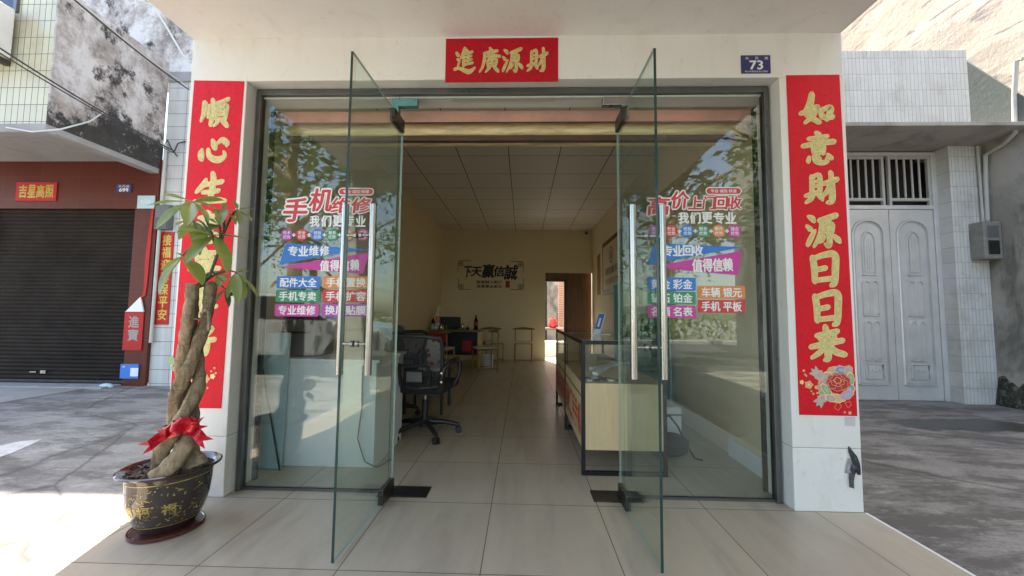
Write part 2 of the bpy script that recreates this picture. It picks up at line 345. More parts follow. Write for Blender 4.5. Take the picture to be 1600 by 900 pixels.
def concrete():
    m, t, p, o = nmat('concrete'); co = coords(t); st = coords(t, (.55,1.6,1))
    col = ramp(t, noise(t, co, 1.1, 14, .7, .1), [(.3,(.17,.16,.148)),(.5,(.26,.245,.225)),(.72,(.36,.335,.31))])
    col = mix(t, ramp(t, noise(t, st, 2.3, 15, .76, .15), [(.47,0.0),(.56,.85)]), col, (.105,.095,.084))
    col = mix(t, ramp(t, noise(t, st, 4.2, 14, .78, .1), [(.57,0.0),(.62,.55)]), col, (.42,.395,.36))
    col = mix(t, ramp(t, noise(t, co, 60, 4, .7), [(.5,0.0),(.66,.6)]), col, (.12,.112,.105))
    vo = N(t, 'TexVoronoi', i_Scale=.42, feature='DISTANCE_TO_EDGE'); wv = mix(t, .12, g0(t), nvec(t, 3.0)); t.links.new(wv, vo.inputs[0])
    col = mix(t, ramp(t, vo.outputs['Distance'], [(.0,.75),(.006,0.0)]), col, (.06,.055,.05))
    # old damp stain near the gate
    g = N(t, 'NewGeometry'); vm = N(t, 'Mapping'); vm.inputs['Location'].default_value = (-4.75*.55, -1.85*1.9, 0); vm.inputs['Scale'].default_value = (.55,1.9,0); t.links.new(g.outputs['Position'], vm.inputs[0])
    ln = N(t, 'VectorMath', operation='LENGTH'); t.links.new(vm.outputs[0], ln.inputs[0])
    ad = N(t, 'Math', operation='MULTIPLY_ADD'); t.links.new(noise(t, co, 3.0, 6, .6), ad.inputs[0]); ad.inputs[1].default_value = 1.1; t.links.new(ln.outputs['Value'], ad.inputs[2])
    wet = ramp(t, ad.outputs[0], [(.92,1.0),(1.06,0.0)])
    col = mix(t, wet, col, (.055,.05,.045))
    t.links.new(col, p.inputs['Base Color'])
    t.links.new(mix(t, wet, .85, .3), p.inputs['Roughness'])
    bump(t, p, noise(t, co, 14, 12, .7), .5, .02); return m
M['concrete'] = concrete()
M['asphalt'] = plaster('asphalt', (.06,.06,.062), [(3,(1,1,1),.4,.8,(.09,.09,.09),.6)], .9, 120, .5)
M['wall_tile'] = brickmat('wall_tile', 'XZY', .046, .205, (0,0.03,0), (.70,.70,.68), (.62,.625,.60), (.30,.29,.27), .0022, .3, .55, (.30,.27,.22), .5, None, dscale=2.2)
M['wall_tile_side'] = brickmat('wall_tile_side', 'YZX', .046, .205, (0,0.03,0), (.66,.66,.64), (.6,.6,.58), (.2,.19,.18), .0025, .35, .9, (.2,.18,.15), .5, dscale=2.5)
M['wall_tile_yellow'] = brickmat('wall_tile_yellow', 'XZY', .075, .205, (0,0.03,0), (.56,.53,.38), (.50,.48,.35), (.09,.085,.07), .0038, .35, .75, (.36,.24,.10), .5, dscale=1.7)
M['big_tile'] = brickmat('big_tile', 'XZY', .30, .205, (0.05,0.0,0), (.62,.62,.60), (.55,.56,.54), (.16,.15,.14), .004, .4, .4, (.34,.31,.27), .5, ((14,.6,1),.8,1.05), dscale=1.5)
M['brown_tile'] = brickmat('brown_tile', 'XZY', .6, .35, (.1,.06,0), (.125,.030,.018), (.112,.026,.016), (.15,.05,.035), .003, .45, .2, (.05,.02,.015), .2, spec=.2)
def oldwall():
    m, t, p, o = nmat('old_plaster'); co = coords(t, (1,1,.8)); p.inputs['Roughness'].default_value = .95
    col = ramp(t, noise(t, co, 3.0, 14, .74, .12), [(.38,(.25,.215,.19)),(.48,(.45,.40,.375)),(.58,(.66,.62,.61))])
    col = mix(t, ramp(t, noise(t, coords(t, (1,1.3,.45)), 3.2, 12, .74, .1), [(.54,0.0),(.64,.75)]), col, (.40,.35,.32))
    # black mould: large blotches, and a ragged band low down by the slab
    g = N(t, 'NewGeometry'); sx = N(t, 'SeparateXYZ'); t.links.new(g.outputs['Position'], sx.inputs[0])
    ma = N(t, 'Math', operation='MULTIPLY_ADD'); ma.inputs[1].default_value = -.42; ma.inputs[2].default_value = 1.60; t.links.new(sx.outputs[2], ma.inputs[0])
    mx = N(t, 'Math', operation='MAXIMUM'); mx.inputs[1].default_value = .05; t.links.new(ma.outputs[0], mx.inputs[0])
    ad = N(t, 'Math', operation='ADD'); t.links.new(noise(t, coords(t, (1,1,.8)), 1.7, 14, .72, .1), ad.inputs[0]); t.links.new(mx.outputs[0], ad.inputs[1])
    col = mix(t, ramp(t, ad.outputs[0], [(.60,0.0),(.655,.95)]), col, (.030,.027,.024))
    col = mix(t, ramp(t, noise(t, co, 11, 8, .7), [(.60,0.0),(.68,.6)]), col, (.72,.70,.68))
    t.links.new(col, p.inputs['Base Color']); bump(t, p, noise(t, coords(t), 9, 12, .72), .9, .03); return m
M['old_plaster'] = oldwall()
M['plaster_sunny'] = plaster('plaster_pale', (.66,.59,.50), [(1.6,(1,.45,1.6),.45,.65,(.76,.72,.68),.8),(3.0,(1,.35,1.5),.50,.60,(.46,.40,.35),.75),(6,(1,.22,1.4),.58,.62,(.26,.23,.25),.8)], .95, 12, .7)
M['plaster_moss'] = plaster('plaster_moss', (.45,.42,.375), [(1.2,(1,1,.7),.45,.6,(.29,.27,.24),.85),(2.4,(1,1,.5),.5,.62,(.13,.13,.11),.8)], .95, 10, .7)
M['moss'] = plaster('moss', (.03,.034,.026), [(5,(1,1,1),.45,.6,(.08,.078,.055),.9),(17,(1,1,1),.52,.6,(.22,.21,.17),.8),(40,(1,1,1),.55,.62,(.02,.02,.015),.8)], .95, 30, 1.0)
M['wedge_shade'] = plaster('wedge_shade', (.085,.105,.105), [(2,(1,1,1),.5,.75,(.22,.25,.245),.8)], .85, 14, .4)  # shade tone put into the colour of the dark wedge
M['canopy_grey'] = plaster('canopy_grey', (.34,.33,.325), [(2,(1,1,1),.45,.7,(.22,.21,.2),.6)], .9, 20, .2)
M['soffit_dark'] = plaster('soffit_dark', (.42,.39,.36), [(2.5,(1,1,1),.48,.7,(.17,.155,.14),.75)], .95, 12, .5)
M['shutter'] = mat('shutter', (.024,.018,.014), .75, .0, var=.3, vs=2, world=True, spec=.12)
M['gate_metal'] = mat('gate_metal', (.66,.665,.665), .36, .3, var=.09, vs=4, world=True)
M['dark_void'] = mat('dark_void', (.02,.018,.016), .9)
M['pvc'] = mat('pvc', (.52,.51,.48), .55, var=.08)
M['cable'] = mat('cable', (.05,.052,.055), .5); M['cable_white'] = mat('cable_white', (.6,.6,.58), .5)
M['meter'] = mat('meter', (.24,.235,.215), .5, var=.2, vs=14)
M['ac'] = mat('ac', (.66,.64,.60), .5, var=.1)
M['bark'] = None
def bark():
    m, t, p, o = nmat('bark'); co = coords(t, (1,1,.35), False)
    col = ramp(t, noise(t, co, 22, 8, .65, .6), [(.34,(.10,.07,.04)),(.5,(.30,.22,.135)),(.66,(.46,.365,.245))])
    col = mix(t, ramp(t, noise(t, co, 7, 5), [(.5,0.0),(.75,.7)]), col, (.20,.19,.12))
    t.links.new(col, p.inputs['Base Color']); p.inputs['Roughness'].default_value = .85
    col2 = ramp(t, noise(t, coords(t, (1,1,4), False), 26, 4, .6), [(.56,0.0),(.64,.55)]); t.links.new(mix(t, col2, col, (.12,.085,.05)), p.inputs['Base Color'])
    bump(t, p, noise(t, coords(t, (1,1,.25), False), 60, 8, .7), 1.0, .012); return m
M['bark'] = bark()
M['cut_wood'] = mat('cut_wood', (.42,.33,.22), .9, var=.2, vs=30)
M['twig'] = mat('twig', (.09,.10,.05), .6, var=.2); M['petiole'] = mat('petiole', (.42,.19,.11), .5)
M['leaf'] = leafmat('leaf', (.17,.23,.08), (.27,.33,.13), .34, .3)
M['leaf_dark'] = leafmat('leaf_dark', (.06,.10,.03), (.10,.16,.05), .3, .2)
M['tree_leaf'] = leafmat('tree_leaf', (.03,.07,.015), (.07,.13,.03), .45, .25)
M['hedge_leaf'] = leafmat('hedge_leaf', (.06,.13,.02), (.14,.22,.04), .5, .25)
def potmat():
    m, t, p, o = nmat('pot_glaze'); co = coords(t, (1,1,1), False)
    col = ramp(t, noise(t, co, 8, 4), [(.3,(.018,.012,.012)),(.7,(.035,.022,.022))])
    t.links.new(col, p.inputs['Base Color']); p.inputs['Roughness'].default_value = .12; p.inputs['Coat Weight'].default_value = .6; return m
M['pot'] = potmat(); M['pot_gold'] = mat('pot_gold', (.40,.31,.10), .3, .4, var=.4, vs=40)
M['soil'] = mat('soil', (.05,.035,.025), .95, var=.5, vs=50, bmp=1, bs=70); M['chip'] = mat('bark_chip', (.11,.075,.055), .85, var=.5, vs=30)
M['ribbon'] = mat('ribbon', (.58,.012,.03), .25, .1, var=.2, vs=20)
M['saucer_red'] = mat('saucer_red', (.10,.022,.018), .3)
M['black_plastic'] = mat('black_plastic', (.016,.016,.018), .4); M['black_fabric'] = mat('black_fabric', (.012,.012,.014), .9, bmp=.3, bs=300)
def meshmat():
    m, t, p, o = nmat('mesh_fabric'); p.inputs['Base Color'].default_value = (.03,.033,.036,1); p.inputs['Roughness'].default_value = .8
    tr = N(t, 'BsdfTransparent'); mx = N(t, 'MixShader'); mx.inputs[0].default_value = .55
    t.links.new(tr.outputs[0], mx.inputs[1]); t.links.new(p.outputs[0], mx.inputs[2]); t.links.new(mx.outputs[0], o.inputs[0]); return m
M['mesh'] = meshmat(); M['grey_plastic'] = mat('grey_plastic', (.13,.13,.13), .5)
M['counter_wood'] = mat('counter_wood', (.66,.50,.29), .45, var=.09, vs=5, stretch=(8,8,.8)); M['counter_black'] = mat('counter_black', (.012,.012,.014), .35, .3)
M['white_board'] = mat('white_board', (.72,.76,.78), .4, var=.04); M['grey_cloth'] = mat('grey_cloth', (.16,.16,.155), .9, bmp=.3, bs=200)
M['white_seat'] = mat('white_seat', (.6,.58,.52), .5); M['bronze'] = mat('bronze', (.30,.17,.06), .35, .6, var=.2)
M['table_wood'] = mat('table_wood', (.20,.13,.06), .4, var=.2, vs=6, stretch=(1,8,8))
M['teal'] = mat('teal', (.06,.36,.34), .4, var=.1); M['pale_blue'] = mat('pale_blue', (.45,.6,.64), .45)
M['red_plastic'] = mat('red_plastic', (.36,.012,.016), .35); M['cola'] = mat('dark_drink', (.02,.008,.005), .15)
M['brick'] = brickmat('brick', 'XZY', .24, .075, (0,0,0), (.38,.17,.1), (.32,.14,.09), (.35,.32,.28), .012, .85, 0)
M['pillow'] = None
def pillow():
    m, t, p, o = nmat('pillow_print'); v = N(t, 'TexVoronoi', i_Scale=17.0); t.links.new(coords(t, (1,1,1), False), v.inputs[0])
    t.links.new(ramp(t, v.outputs['Distance'], [(.32,(.5,.05,.06)),(.42,(.62,.55,.52))]), p.inputs['Base Color']); p.inputs['Roughness'].default_value = .9; return m
M['pillow'] = pillow()
M['camera_white'] = mat('camera_white', (.55,.55,.52), .4)
M['car_paint'] = mat('car_paint', (.5,.51,.52), .2, .4, coat=1.0); M['tyre'] = mat('tyre', (.02,.02,.02), .8)

# ------------------------------------------------------------------ the setting
LO, LI, RI, RO, PF = -2.037, -1.678, 1.573, 1.949, -.111
GZ = -.03
b = B(); b.add([(-90,-90,GZ),(90,-90,GZ),(90,90,GZ),(-90,90,GZ)], [(0,1,2,3)]); tag(obj('ground', b, M['concrete']), kind='structure')
b = B(); b.box(LO, RO, -3.1, 6.84, GZ-.02, 0); tag(obj('floor', b, M['floor_tile']), kind='structure')
b = B(); b.box(RO, RO+.014, -3.1, PF-.002, GZ-.02, .002); b.box(LO-.012, LO, -3.1, PF, GZ-.02, -.002); tag(obj('floor_edge', b, M['white_edge']), kind='structure')
b = B(); b.add([(-90,-13,GZ+.004),(90,-13,GZ+.004),(90,-5.6,GZ+.004),(-90,-5.6,GZ+.004)], [(0,1,2,3)]); tag(obj('road', b, M['asphalt']), kind='structure')
b = B(); b.box(-90,90,-13.25,-13,GZ-.05,.1); tag(obj('kerb', b, M['canopy_grey'], bevel=.02), kind='structure')

b = B(); p = [P(x,y,'Z',GZ+.003) for x,y in ((-30,706),(0,696),(28,690),(45,688),(66,686),(52,693),(38,699),(18,708),(-6,716),(-40,722))]; b.add(p, [tuple(range(len(p)))])
tag(obj('ground_patch', b, mat('dried_cement', (.50,.49,.47), .85, var=.2, vs=20)), kind='structure')
# ------------------------------------------------------------------ the shop
shop = thing('shop_building', 'white fronted phone shop with open glass doors under a wide white canopy', 'shop', (0,0,0))
for xa, xb in ((LO, LI), (RI, RO)):
    pl = obj('pillar', B().box(xa, xb, PF, .12, .346, 2.508), M['white_paint'], shop, bevel=.004)
    obj('pillar_base', B().box(xa, xb, PF+.001, .119, 0, .3445), M['pillar_base'], pl, bevel=.004)
    obj('base_joint', B().box(xa+.002, xb-.002, PF+.003, .118, .3445, .346), M['joint'], pl)
b = B(); b.box(LO, RO, PF, -.002, 2.508, 2.80); obj('lintel', b, M['white_paint'], shop, bevel=.004)
b = B(); b.box(LO, RO, -3.0, PF+.02, 2.782, 3.0); obj('canopy', b, M['white_paint'], shop, bevel=.006)
b = B(); b.box(LO, RO, PF+.05, 6.95, 3.10, 15.0); obj('shading_upper_floor', b, M['white_paint'], shop)  # unseen storeys, raised higher to block sun from the right-hand ground
b = B(); b.box(LO, -1.90, .121, 6.8, 0, 3.10); obj('side_wall', b, M['cream_wall'], shop)
b = B(); b.box(1.68, RO, .121, 6.8, 0, 3.10); obj('side_wall', b, M['cream_wall'], shop)
b = B(); b.box(LO, RO, .0, .12, 2.455, 3.10); b.box(-1.9, LI, .121, .135, 0, 2.455); b.box(RI, 1.68, .121, .135, 0, 2.455); obj('inner_lintel', b, M['white_paint'], shop)
b = B(); b.box(-1.9, .58, 6.8, 6.95, 0, 3.10); b.box(.58, 1.68, 6.8, 6.95, 2.06, 3.10); obj('back_wall', b, M['cream_wall'], shop)
b = B(); b.box(-1.9, 1.68, .12, 6.8, 3.08, 3.099); obj('ceiling', b, M['ceiling_tile'], shop)
b = B(); b.box(1.02, 1.68, 6.86, 6.95, 0, 2.06); b.box(.58, 1.02, 6.86, 6.95, 1.85, 2.06); obj('door_panel', b, M['brown_wood'], shop, bevel=.005)
b = B(); b.box(1.02, 1.09, 6.80, 6.86, 0, 1.87); b.box(.58, 1.09, 6.80, 6.86, 1.85, 1.9); obj('door_frame', b, M['brown_dark'], shop, bevel=.004)
# skirting against the right wall
b = B(); b.box(1.655, 1.68, .15, .75, 0, .13); obj('skirting', b, M['white_board'], shop, bevel=.003)
# rolled shutter behind the glass
b = B(); b.box(-1.66, 1.56, .16, .175, 2.38, 2.455); obj('shutter_cover', b, M['red_roll'], shop)
b = B(); b.tube([(-1.66,.30,2.36),(1.56,.30,2.36)], .085, 24); obj('shutter_roll', b, M['gold_roll'], shop, smooth=40)
b = B(); b.box(-1.66, 1.56, .19, .235, 2.262, 2.30); obj('shutter_bottom_rail', b, M['brown_dark'], shop, bevel=.004)
for x in (-1.677, 1.555): obj('shutter_guide', B().box(x, x+.022, .122, .15, 0, 2.45), M['dark_steel'], shop)
# metal frame round the glass
fr_ = obj('window_frame', B().box(-1.669,-1.640,-.03,.02,0,2.503).box(1.530,1.559,-.03,.02,0,2.503).box(-1.640,1.530,-.03,.02,2.466,2.503), M['frame_steel'], shop, bevel=.002)
for xa, xb in ((-1.640,-.755),(.665,1.53)): obj('threshold', B().box(xa, xb, -.012, .012, 0, .014), M['frame_steel'], shop)
def pane(name, x0, x1, z0, z1, y=0, th=.010):
    b = B(); b.box(x0, x1, y-th/2, y+th/2, z0, z1)
    for i in range(len(b.f)): b.m[-6:] = [1,1,0,1,0,1]
    return obj(name, b, [M['glass'], M['glass_edge']], shop)
pane('glass_pane', -1.640, -.752, .014, 2.466); pane('glass_pane', .662, 1.530, .014, 2.466)
pane('transom_glass', -.750, .660, 2.292, 2.466)
# patch fittings on the fixed glass
for sx, x, m in ((1,-.80,'patch_teal'), (-1,.71,'steel')):
    b = B(); b.box(min(x, x+sx*.17), max(x, x+sx*.17), -.022, .022, 2.393, 2.445); b.box(min(x, x+sx*.05), max(x, x+sx*.05), -.0225, .0225, 2.315, 2.394)
    obj('patch_fitting', b, M[m], shop, bevel=.004)
# floor spring plates
for x0, x1 in ((-.80,-.505), (.47,.76)):
    b = B(); b.box(x0, x1, -.062, .085, -.01, .004); obj('floor_spring', b, M['dark_steel'], shop, bevel=.002)
# open glass doors
def door(x0, y0, x1, y1, side):
    a, e = Vector((x0,y0,0)), Vector((x1,y1,0)); d = (e-a).normalized(); n = Vector((-d.y, d.x, 0)); L = (e-a).length; c = (a+e)/2
    b = B(); b.obox(c + Vector((0,0,1.15)), d*L/2, n*.006, Vector((0,0,1.135))); b.m[-6:] = [2,2,0,1,0,2]
    # faces: 3,5 are the ends along d; 2,4 across n
    dr = obj('glass_door', b, [M['glass_door'], M['glass_edge'], M['glass_edge_pale']], shop)
    p = a + d*.085
    obj('lower_fitting', B().obox(p + Vector((0,0,.055)), d*.085, n*.016, Vector((0,0,.042))), M['dark_steel'], dr, bevel=.004)
    obj('upper_fitting', B().obox(p + Vector((0,0,2.25)), d*.085, n*.016, Vector((0,0,.04))), M['dark_steel'], dr, bevel=.004)
    h = a + d*(.54); r = .0165
    for s in (1, -1):
        o = h + n*s*.069; b = B(); b.tube([o + Vector((0,0,.785)), o + Vector((0,0,1.60))], r, 20)
        for z in (.93, 1.45):
            b.tube([o + Vector((0,0,z)), h + n*s*.006 + Vector((0,0,z))], .008, 12); b.tube([h + n*s*.02 + Vector((0,0,z)), h + n*s*.006 + Vector((0,0,z))], .015, 14)
        obj('handle', b, M['steel'], dr, smooth=35)
door(-.722, -.022, -.748, -.690, -1)
door(.632, -.022, .637, -.692, 1)
# entry pillar at the front of the canopy (outside the picture, mirrored in the glass)
b = B(); b.box(-2.03, -1.80, -2.35, -2.12, 0, 2.79); obj('canopy_column', b, M['white_paint'], shop, bevel=.006)

# ------------------------------------------------------------------ couplets and signs on the front
F = facing(PF)
def pz(px, py, y=PF): p = P(px, py, 'Y', y); return p.x, p.z
def petal(cx, cz, a, ln, wd, n=7):
    out = []
    for i in range(2*n):
        t = i/n if i <= n else (2*n-i)/n
        s = 1 if i <= n else -1
        q = math.sin(math.pi*min(1,t)**.8)*wd/2*s
        out.append((cx + math.cos(a)*ln*t - math.sin(a)*q, cz + math.sin(a)*ln*t + math.cos(a)*q))
    return out
def blossom(b, cx, cz, r, d, mi, mc, n=5, a0=0):
    for i in range(n): b.flat(petal(cx, cz, a0 + 2*math.pi*i/n, r, r*.95), F, d + i*.00005, mi)
    b.flat([(cx + r*.25*math.cos(i), cz + r*.25*math.sin(i)) for i in range(6)], F, d+.0005, mc)
fl_m = [M['gold_rim'], mat('petal_pink', (.62,.30,.33), .5), mat('petal_blue', (.22,.25,.55), .5), mat('petal_green', (.25,.42,.18), .5), mat('petal_grey', (.42,.45,.42), .5), mat('petal_red', (.5,.02,.03), .5), mat('petal_lilac', (.45,.34,.55), .5), mat('petal_peach', (.72,.42,.20), .5)]
def couplet(label, pts, chars, centres, size, flower):
    t = thing('couplet_banner', label, 'couplet banner', (sum(pts[i][0] for i in range(4))/4, PF, pts[2][1]), 0, 'red couplets on the shop pillars')
    (xl,zt),(xr,zt2),(xl2,zb),(xr2,zb2) = pts
    b = B(); n = 14; vs = []
    for i in range(n+1):
        q = i/n
        for s in range(4):
            k = s/3; x = (xl + (xl2-xl)*q)*(1-k) + (xr + (xr2-xr)*q)*k; z = (zt + (zb-zt)*q)*(1-k) + (zt2 + (zb2-zt2)*q)*k
            vs.append(F(x, z, .003))
    b.add(vs, [(4*i+j, 4*i+4+j, 4*i+5+j, 4*i+1+j) for i in range(n) for j in range(3)])
    # thin sides so that the sheet has thickness
    b.prism([(xl,zt),(xl2,zb),(xr2,zb2),(xr,zt2)], F, .0006, .0028)
    obj('paper', b, M['red_paper'], t)
    for ch, (px, py) in zip(chars, centres):
        cx, cz = pz(px, py); b = B()
        brush(b, ch, F, cx, cz, size, size*1.02, .0042, 3.2, 1); brush(b, ch, F, cx, cz, size, size*1.02, .0056, -.6, 0)
        obj('character', b, [M['gold_ink'], M['gold_rim']], t)
    b = B(); flower(b); obj('flower_print', b, fl_m, t)
def ruffle(cx, cz, rx, rz, k, amp, ph=0, n=48, rot=0):
    out = []
    for i in range(n):
        a = 2*math.pi*i/n; q = 1 + amp*abs(math.sin(k*a/2 + ph)); x, z = rx*q*math.cos(a), rz*q*math.sin(a)
        out.append((cx + x*math.cos(rot) - z*math.sin(rot), cz + x*math.sin(rot) + z*math.cos(rot)))
    return out
def line(b, pts, w_, d, mi, close=True):
    for p, q in zip(pts, pts[1:] + (pts[:1] if close else [])):
        v = Vector((q[0]-p[0], q[1]-p[1]))
        if v.length < 1e-7: continue
        v = Vector((-v.y, v.x)).normalized()*w_; b.flat([(p[0]-v.x,p[1]-v.y),(q[0]-v.x,q[1]-v.y),(q[0]+v.x,q[1]+v.y),(p[0]+v.x,p[1]+v.y)], F, d, mi)
def peony(b):
    s = .00372
    for i, (px, py, rx, rz, rot, mi) in enumerate(((1302,579,8,5,.1,7),(1313,578,7,5,-.2,2),(1324,578,6,5,.6,4),(1291,589,7,6,.4,1),(1279,586,6,6,.8,4),(1328,592,4.5,8,.05,3),(1285,605,6,9,.15,1),(1326,608,7,6,.7,2),(1292,617,11,6,-.5,3),(1305,622,11,5,-.1,7),(1322,617,9,5,.5,6),(1290,609,9,4,-.9,3),(1284,622,6,5,.3,4),(1297,622,7,4,-.3,1))):
        cx, cz = pz(px, py)
        b.flat(ruffle(cx, cz, rx*s*1.18, rz*s*1.22, 7, .16, i, rot=rot), F, .0042 + i*.00008, 0 if i % 2 else 7)
        b.flat(ruffle(cx, cz, rx*s, rz*s, 7, .14, i, rot=rot), F, .00425 + i*.00008, mi)
        b.flat(ruffle(cx, cz, rx*s*.5, rz*s*.45, 5, .2, i+1, rot=rot), F, .0043 + i*.00008, 4 if mi != 4 else 1)
    cx, cz = pz(1309, 597)
    b.flat(ruffle(cx, cz, 17*s, 13*s, 9, .12), F, .0056, 5)
    line(b, ruffle(cx, cz, 16*s, 12*s, 9, .12), .0012, .0058, 7)
    line(b, ruffle(cx-.006, cz+.01, 9*s, 7.5*s, 7, .25, .4), .0013, .0059, 7); line(b, ruffle(cx-.004, cz+.01, 4*s, 3.5*s, 5, .4, .2), .0014, .006, 0)
    line(b, ruffle(cx+.03, cz-.012, 5*s, 6*s, 5, .3), .0011, .0061, 7); line(b, ruffle(cx-.035, cz-.014, 5*s, 5*s, 5, .3, 1), .0011, .0061, 7)
    line(b, [pz(1306,630), pz(1303,637), pz(1309,641), pz(1314,634), pz(1309,628)], .001, .0044, 7); line(b, [pz(1319,629), pz(1324,637), pz(1329,633), pz(1327,627)], .001, .0044, 7)
    blossom(b, *pz(1263,601), .026, .0043, 7, 0); blossom(b, *pz(1252,597), .014, .0043, 0, 7)
    for px, py, r in ((1255,579,.008),(1257,585,.006),(1259,587,.006),(1275,605,.012),(1267,611,.006),(1270,615,.007),(1276,614,.007),(1319,644,.007),(1327,645,.010)):
        x, z = pz(px, py); b.flat([(x + r*math.cos(i), z + r*math.sin(i)) for i in range(6)], F, .0044, 7)
    for px, py, a in ((1277,585,2.4),(1283,624,4.0)):
        x, z = pz(px, py)
        for k in (-.6,0,.6): b.flat(petal(x, z, a + k, .05, .022), F, .0041 + .0001*k, 4 if a < 4.2 else 7)
def plum(b):
    for px, py, r in ((322,592,.028),(333,588,.018),(318,580,.012),(298,600,.03),(284,596,.03)): blossom(b, *pz(px,py), r, .0043, 7 if r > .02 else 0, 0)
    for px, py, r in ((336,575,.007),(331,580,.007),(338,583,.008),(316,604,.008),(325,606,.007),(311,600,.01)):
        x, z = pz(px, py); b.flat([(x + r*math.cos(i), z + r*math.sin(i)) for i in range(6)], F, .0044, 7)
    for px, py, a in ((310,578,2.4),(312,612,4.3),(280,580,2.1),(276,610,4.2),(270,570,1.6)):
        x, z = pz(px, py)
        for k in (-.6,0,.6): b.flat(petal(x, z, a + k, .055, .026), F, .0041 + .0001*k, 4 if px > 300 else 3)
ptsL = [pz(304,126), pz(382,127.5), pz(265,637), pz(346,638)]
ptsR = [pz(1228,118), pz(1311,117), pz(1248.5,648), pz(1339,650)]
couplet('red vertical couplet behind the potted money tree, with brush characters and plum blossom', ptsL, '順心生意事事好',
        [(338,176),(334,234),(330,295),(325,355),(320,414),(315,473),(311,532)], .196, plum)
couplet('red vertical couplet on the pillar beside the metal gate, with gold characters above a peony', ptsR, '如意財源日日来',
        [(1275,172),(1278,232),(1282,295),(1285,361),(1288,421),(1292,482),(1292,537)], .196, peony)
t = thing('header_banner', 'red horizontal paper banner with four gold brush characters above the doors', 'header banner', (-.09,PF,2.5))
(x0,z1),(x1,z0) = pz(697,61), pz(872,128)
obj('paper', B().prism([(x0,z0),(x1,z0),(x1,z1),(x0,z1)], F, .0006, .003), M['red_paper_dark'], t)
for ch, px in zip('進廣源財', (727,773,800+.5,840)):
    px = {'進':727,'廣':766,'源':801,'財':839}[ch]; cx, cz = pz(px, 95); b = B()
    brush(b, ch, F, cx, cz, .128, .158, .0042, 1.5, 1); brush(b, ch, F, cx, cz, .128, .158, .0056, -1.6, 0); obj('character', b, [M['gold_ink'], M['gold_rim']], t)
t = thing('house_number_plate', 'blue house number plate reading 73 above the right glass', 'number plate', (1.43,PF,2.53))
(x0,z1),(x1,z0) = pz(1157,87), pz(1204,115)
obj('plate', B().prism(rrect(x0,x1,z0,z1,.004), F, .0, .004), M['blue_plate'], t, bevel=.001)
b = B(); text(b, '73', F, *(pz(1171,102)[0], pz(1191,102)[0]), pz(1180,109)[1], pz(1180,95.5)[1], .0046, 0, .03)
for k, ch in enumerate('东风路'): text(b, ch, F, pz(1164+15*k,90)[0]-.001, pz(1169.5+15*k,90)[0], pz(1180,94)[1], pz(1180,89.5)[1], .0046, 0, .01)
text(b, '市公安局地名办公室制', F, x0+.02, x1-.02, z0+.006, z0+.017, .0046, 0, .01)
obj('lettering', b, M['white_ink'], t)
b = B(); x, z = pz(1328,700)
t = thing('torn_tape', 'torn strip of black tape stuck low on the white pillar', 'tape', (x,PF,z))
random.seed(14)
def tape(pts, wd, lift, m):
    b = B(); k = len(pts); vs = []
    for i, (px, py) in enumerate(pts):
        x, z = pz(px, py); nx_, nz_ = pz(*pts[min(i+1,k-1)]); px_, pz_ = pz(*pts[max(i-1,0)]); d = Vector((nx_-px_, nz_-pz_)).normalized()
        for q in (-1,-.3,.4,1): vs.append(F(x - d.y*wd[i]*q, z + d.x*wd[i]*q, .002 + lift[i]*(1+q*.6) + random.uniform(0,.004)))
    b.add(vs, [(4*i+j, 4*i+4+j, 4*i+5+j, 4*i+1+j) for i in range(k-1) for j in range(3)]); obj('tape_strip', b, M[m], t)
tape([(1325,697),(1327,704),(1331,712),(1334,722),(1337,731),(1340,741)], [.002,.010,.014,.015,.012,.006], [.001,.003,.008,.012,.010,.006], 'black_tape')
tape([(1333,722),(1331,730),(1329,738),(1327,748),(1326,760)], [.012,.016,.013,.009,.006], [.004,.010,.008,.012,.016], 'black_tape')
tape([(1336,727),(1327,734),(1319,738)], [.010,.011,.004], [.006,.006,.004], 'grey_tape')
tape([(1327,716),(1326,726),(1322,735)], [.010,.014,.006], [.002,.003,.003], 'grey_tape')
b = B(); b.prism([pz(1300,745),pz(1317,737),pz(1322,741),pz(1303,751)], F, .0004, .002); obj('clear_strip', b, M['white_edge'], t)
b = B(); b.prism([pz(1319.5,651.5),pz(1336,651.5),pz(1336,666),pz(1320,665)], F, .0004, .0016); tag(obj('paper_patch', b, mat('grey_patch', (.55,.55,.58), .6)), 'small grey paper patch stuck under the right couplet', 'paper patch')

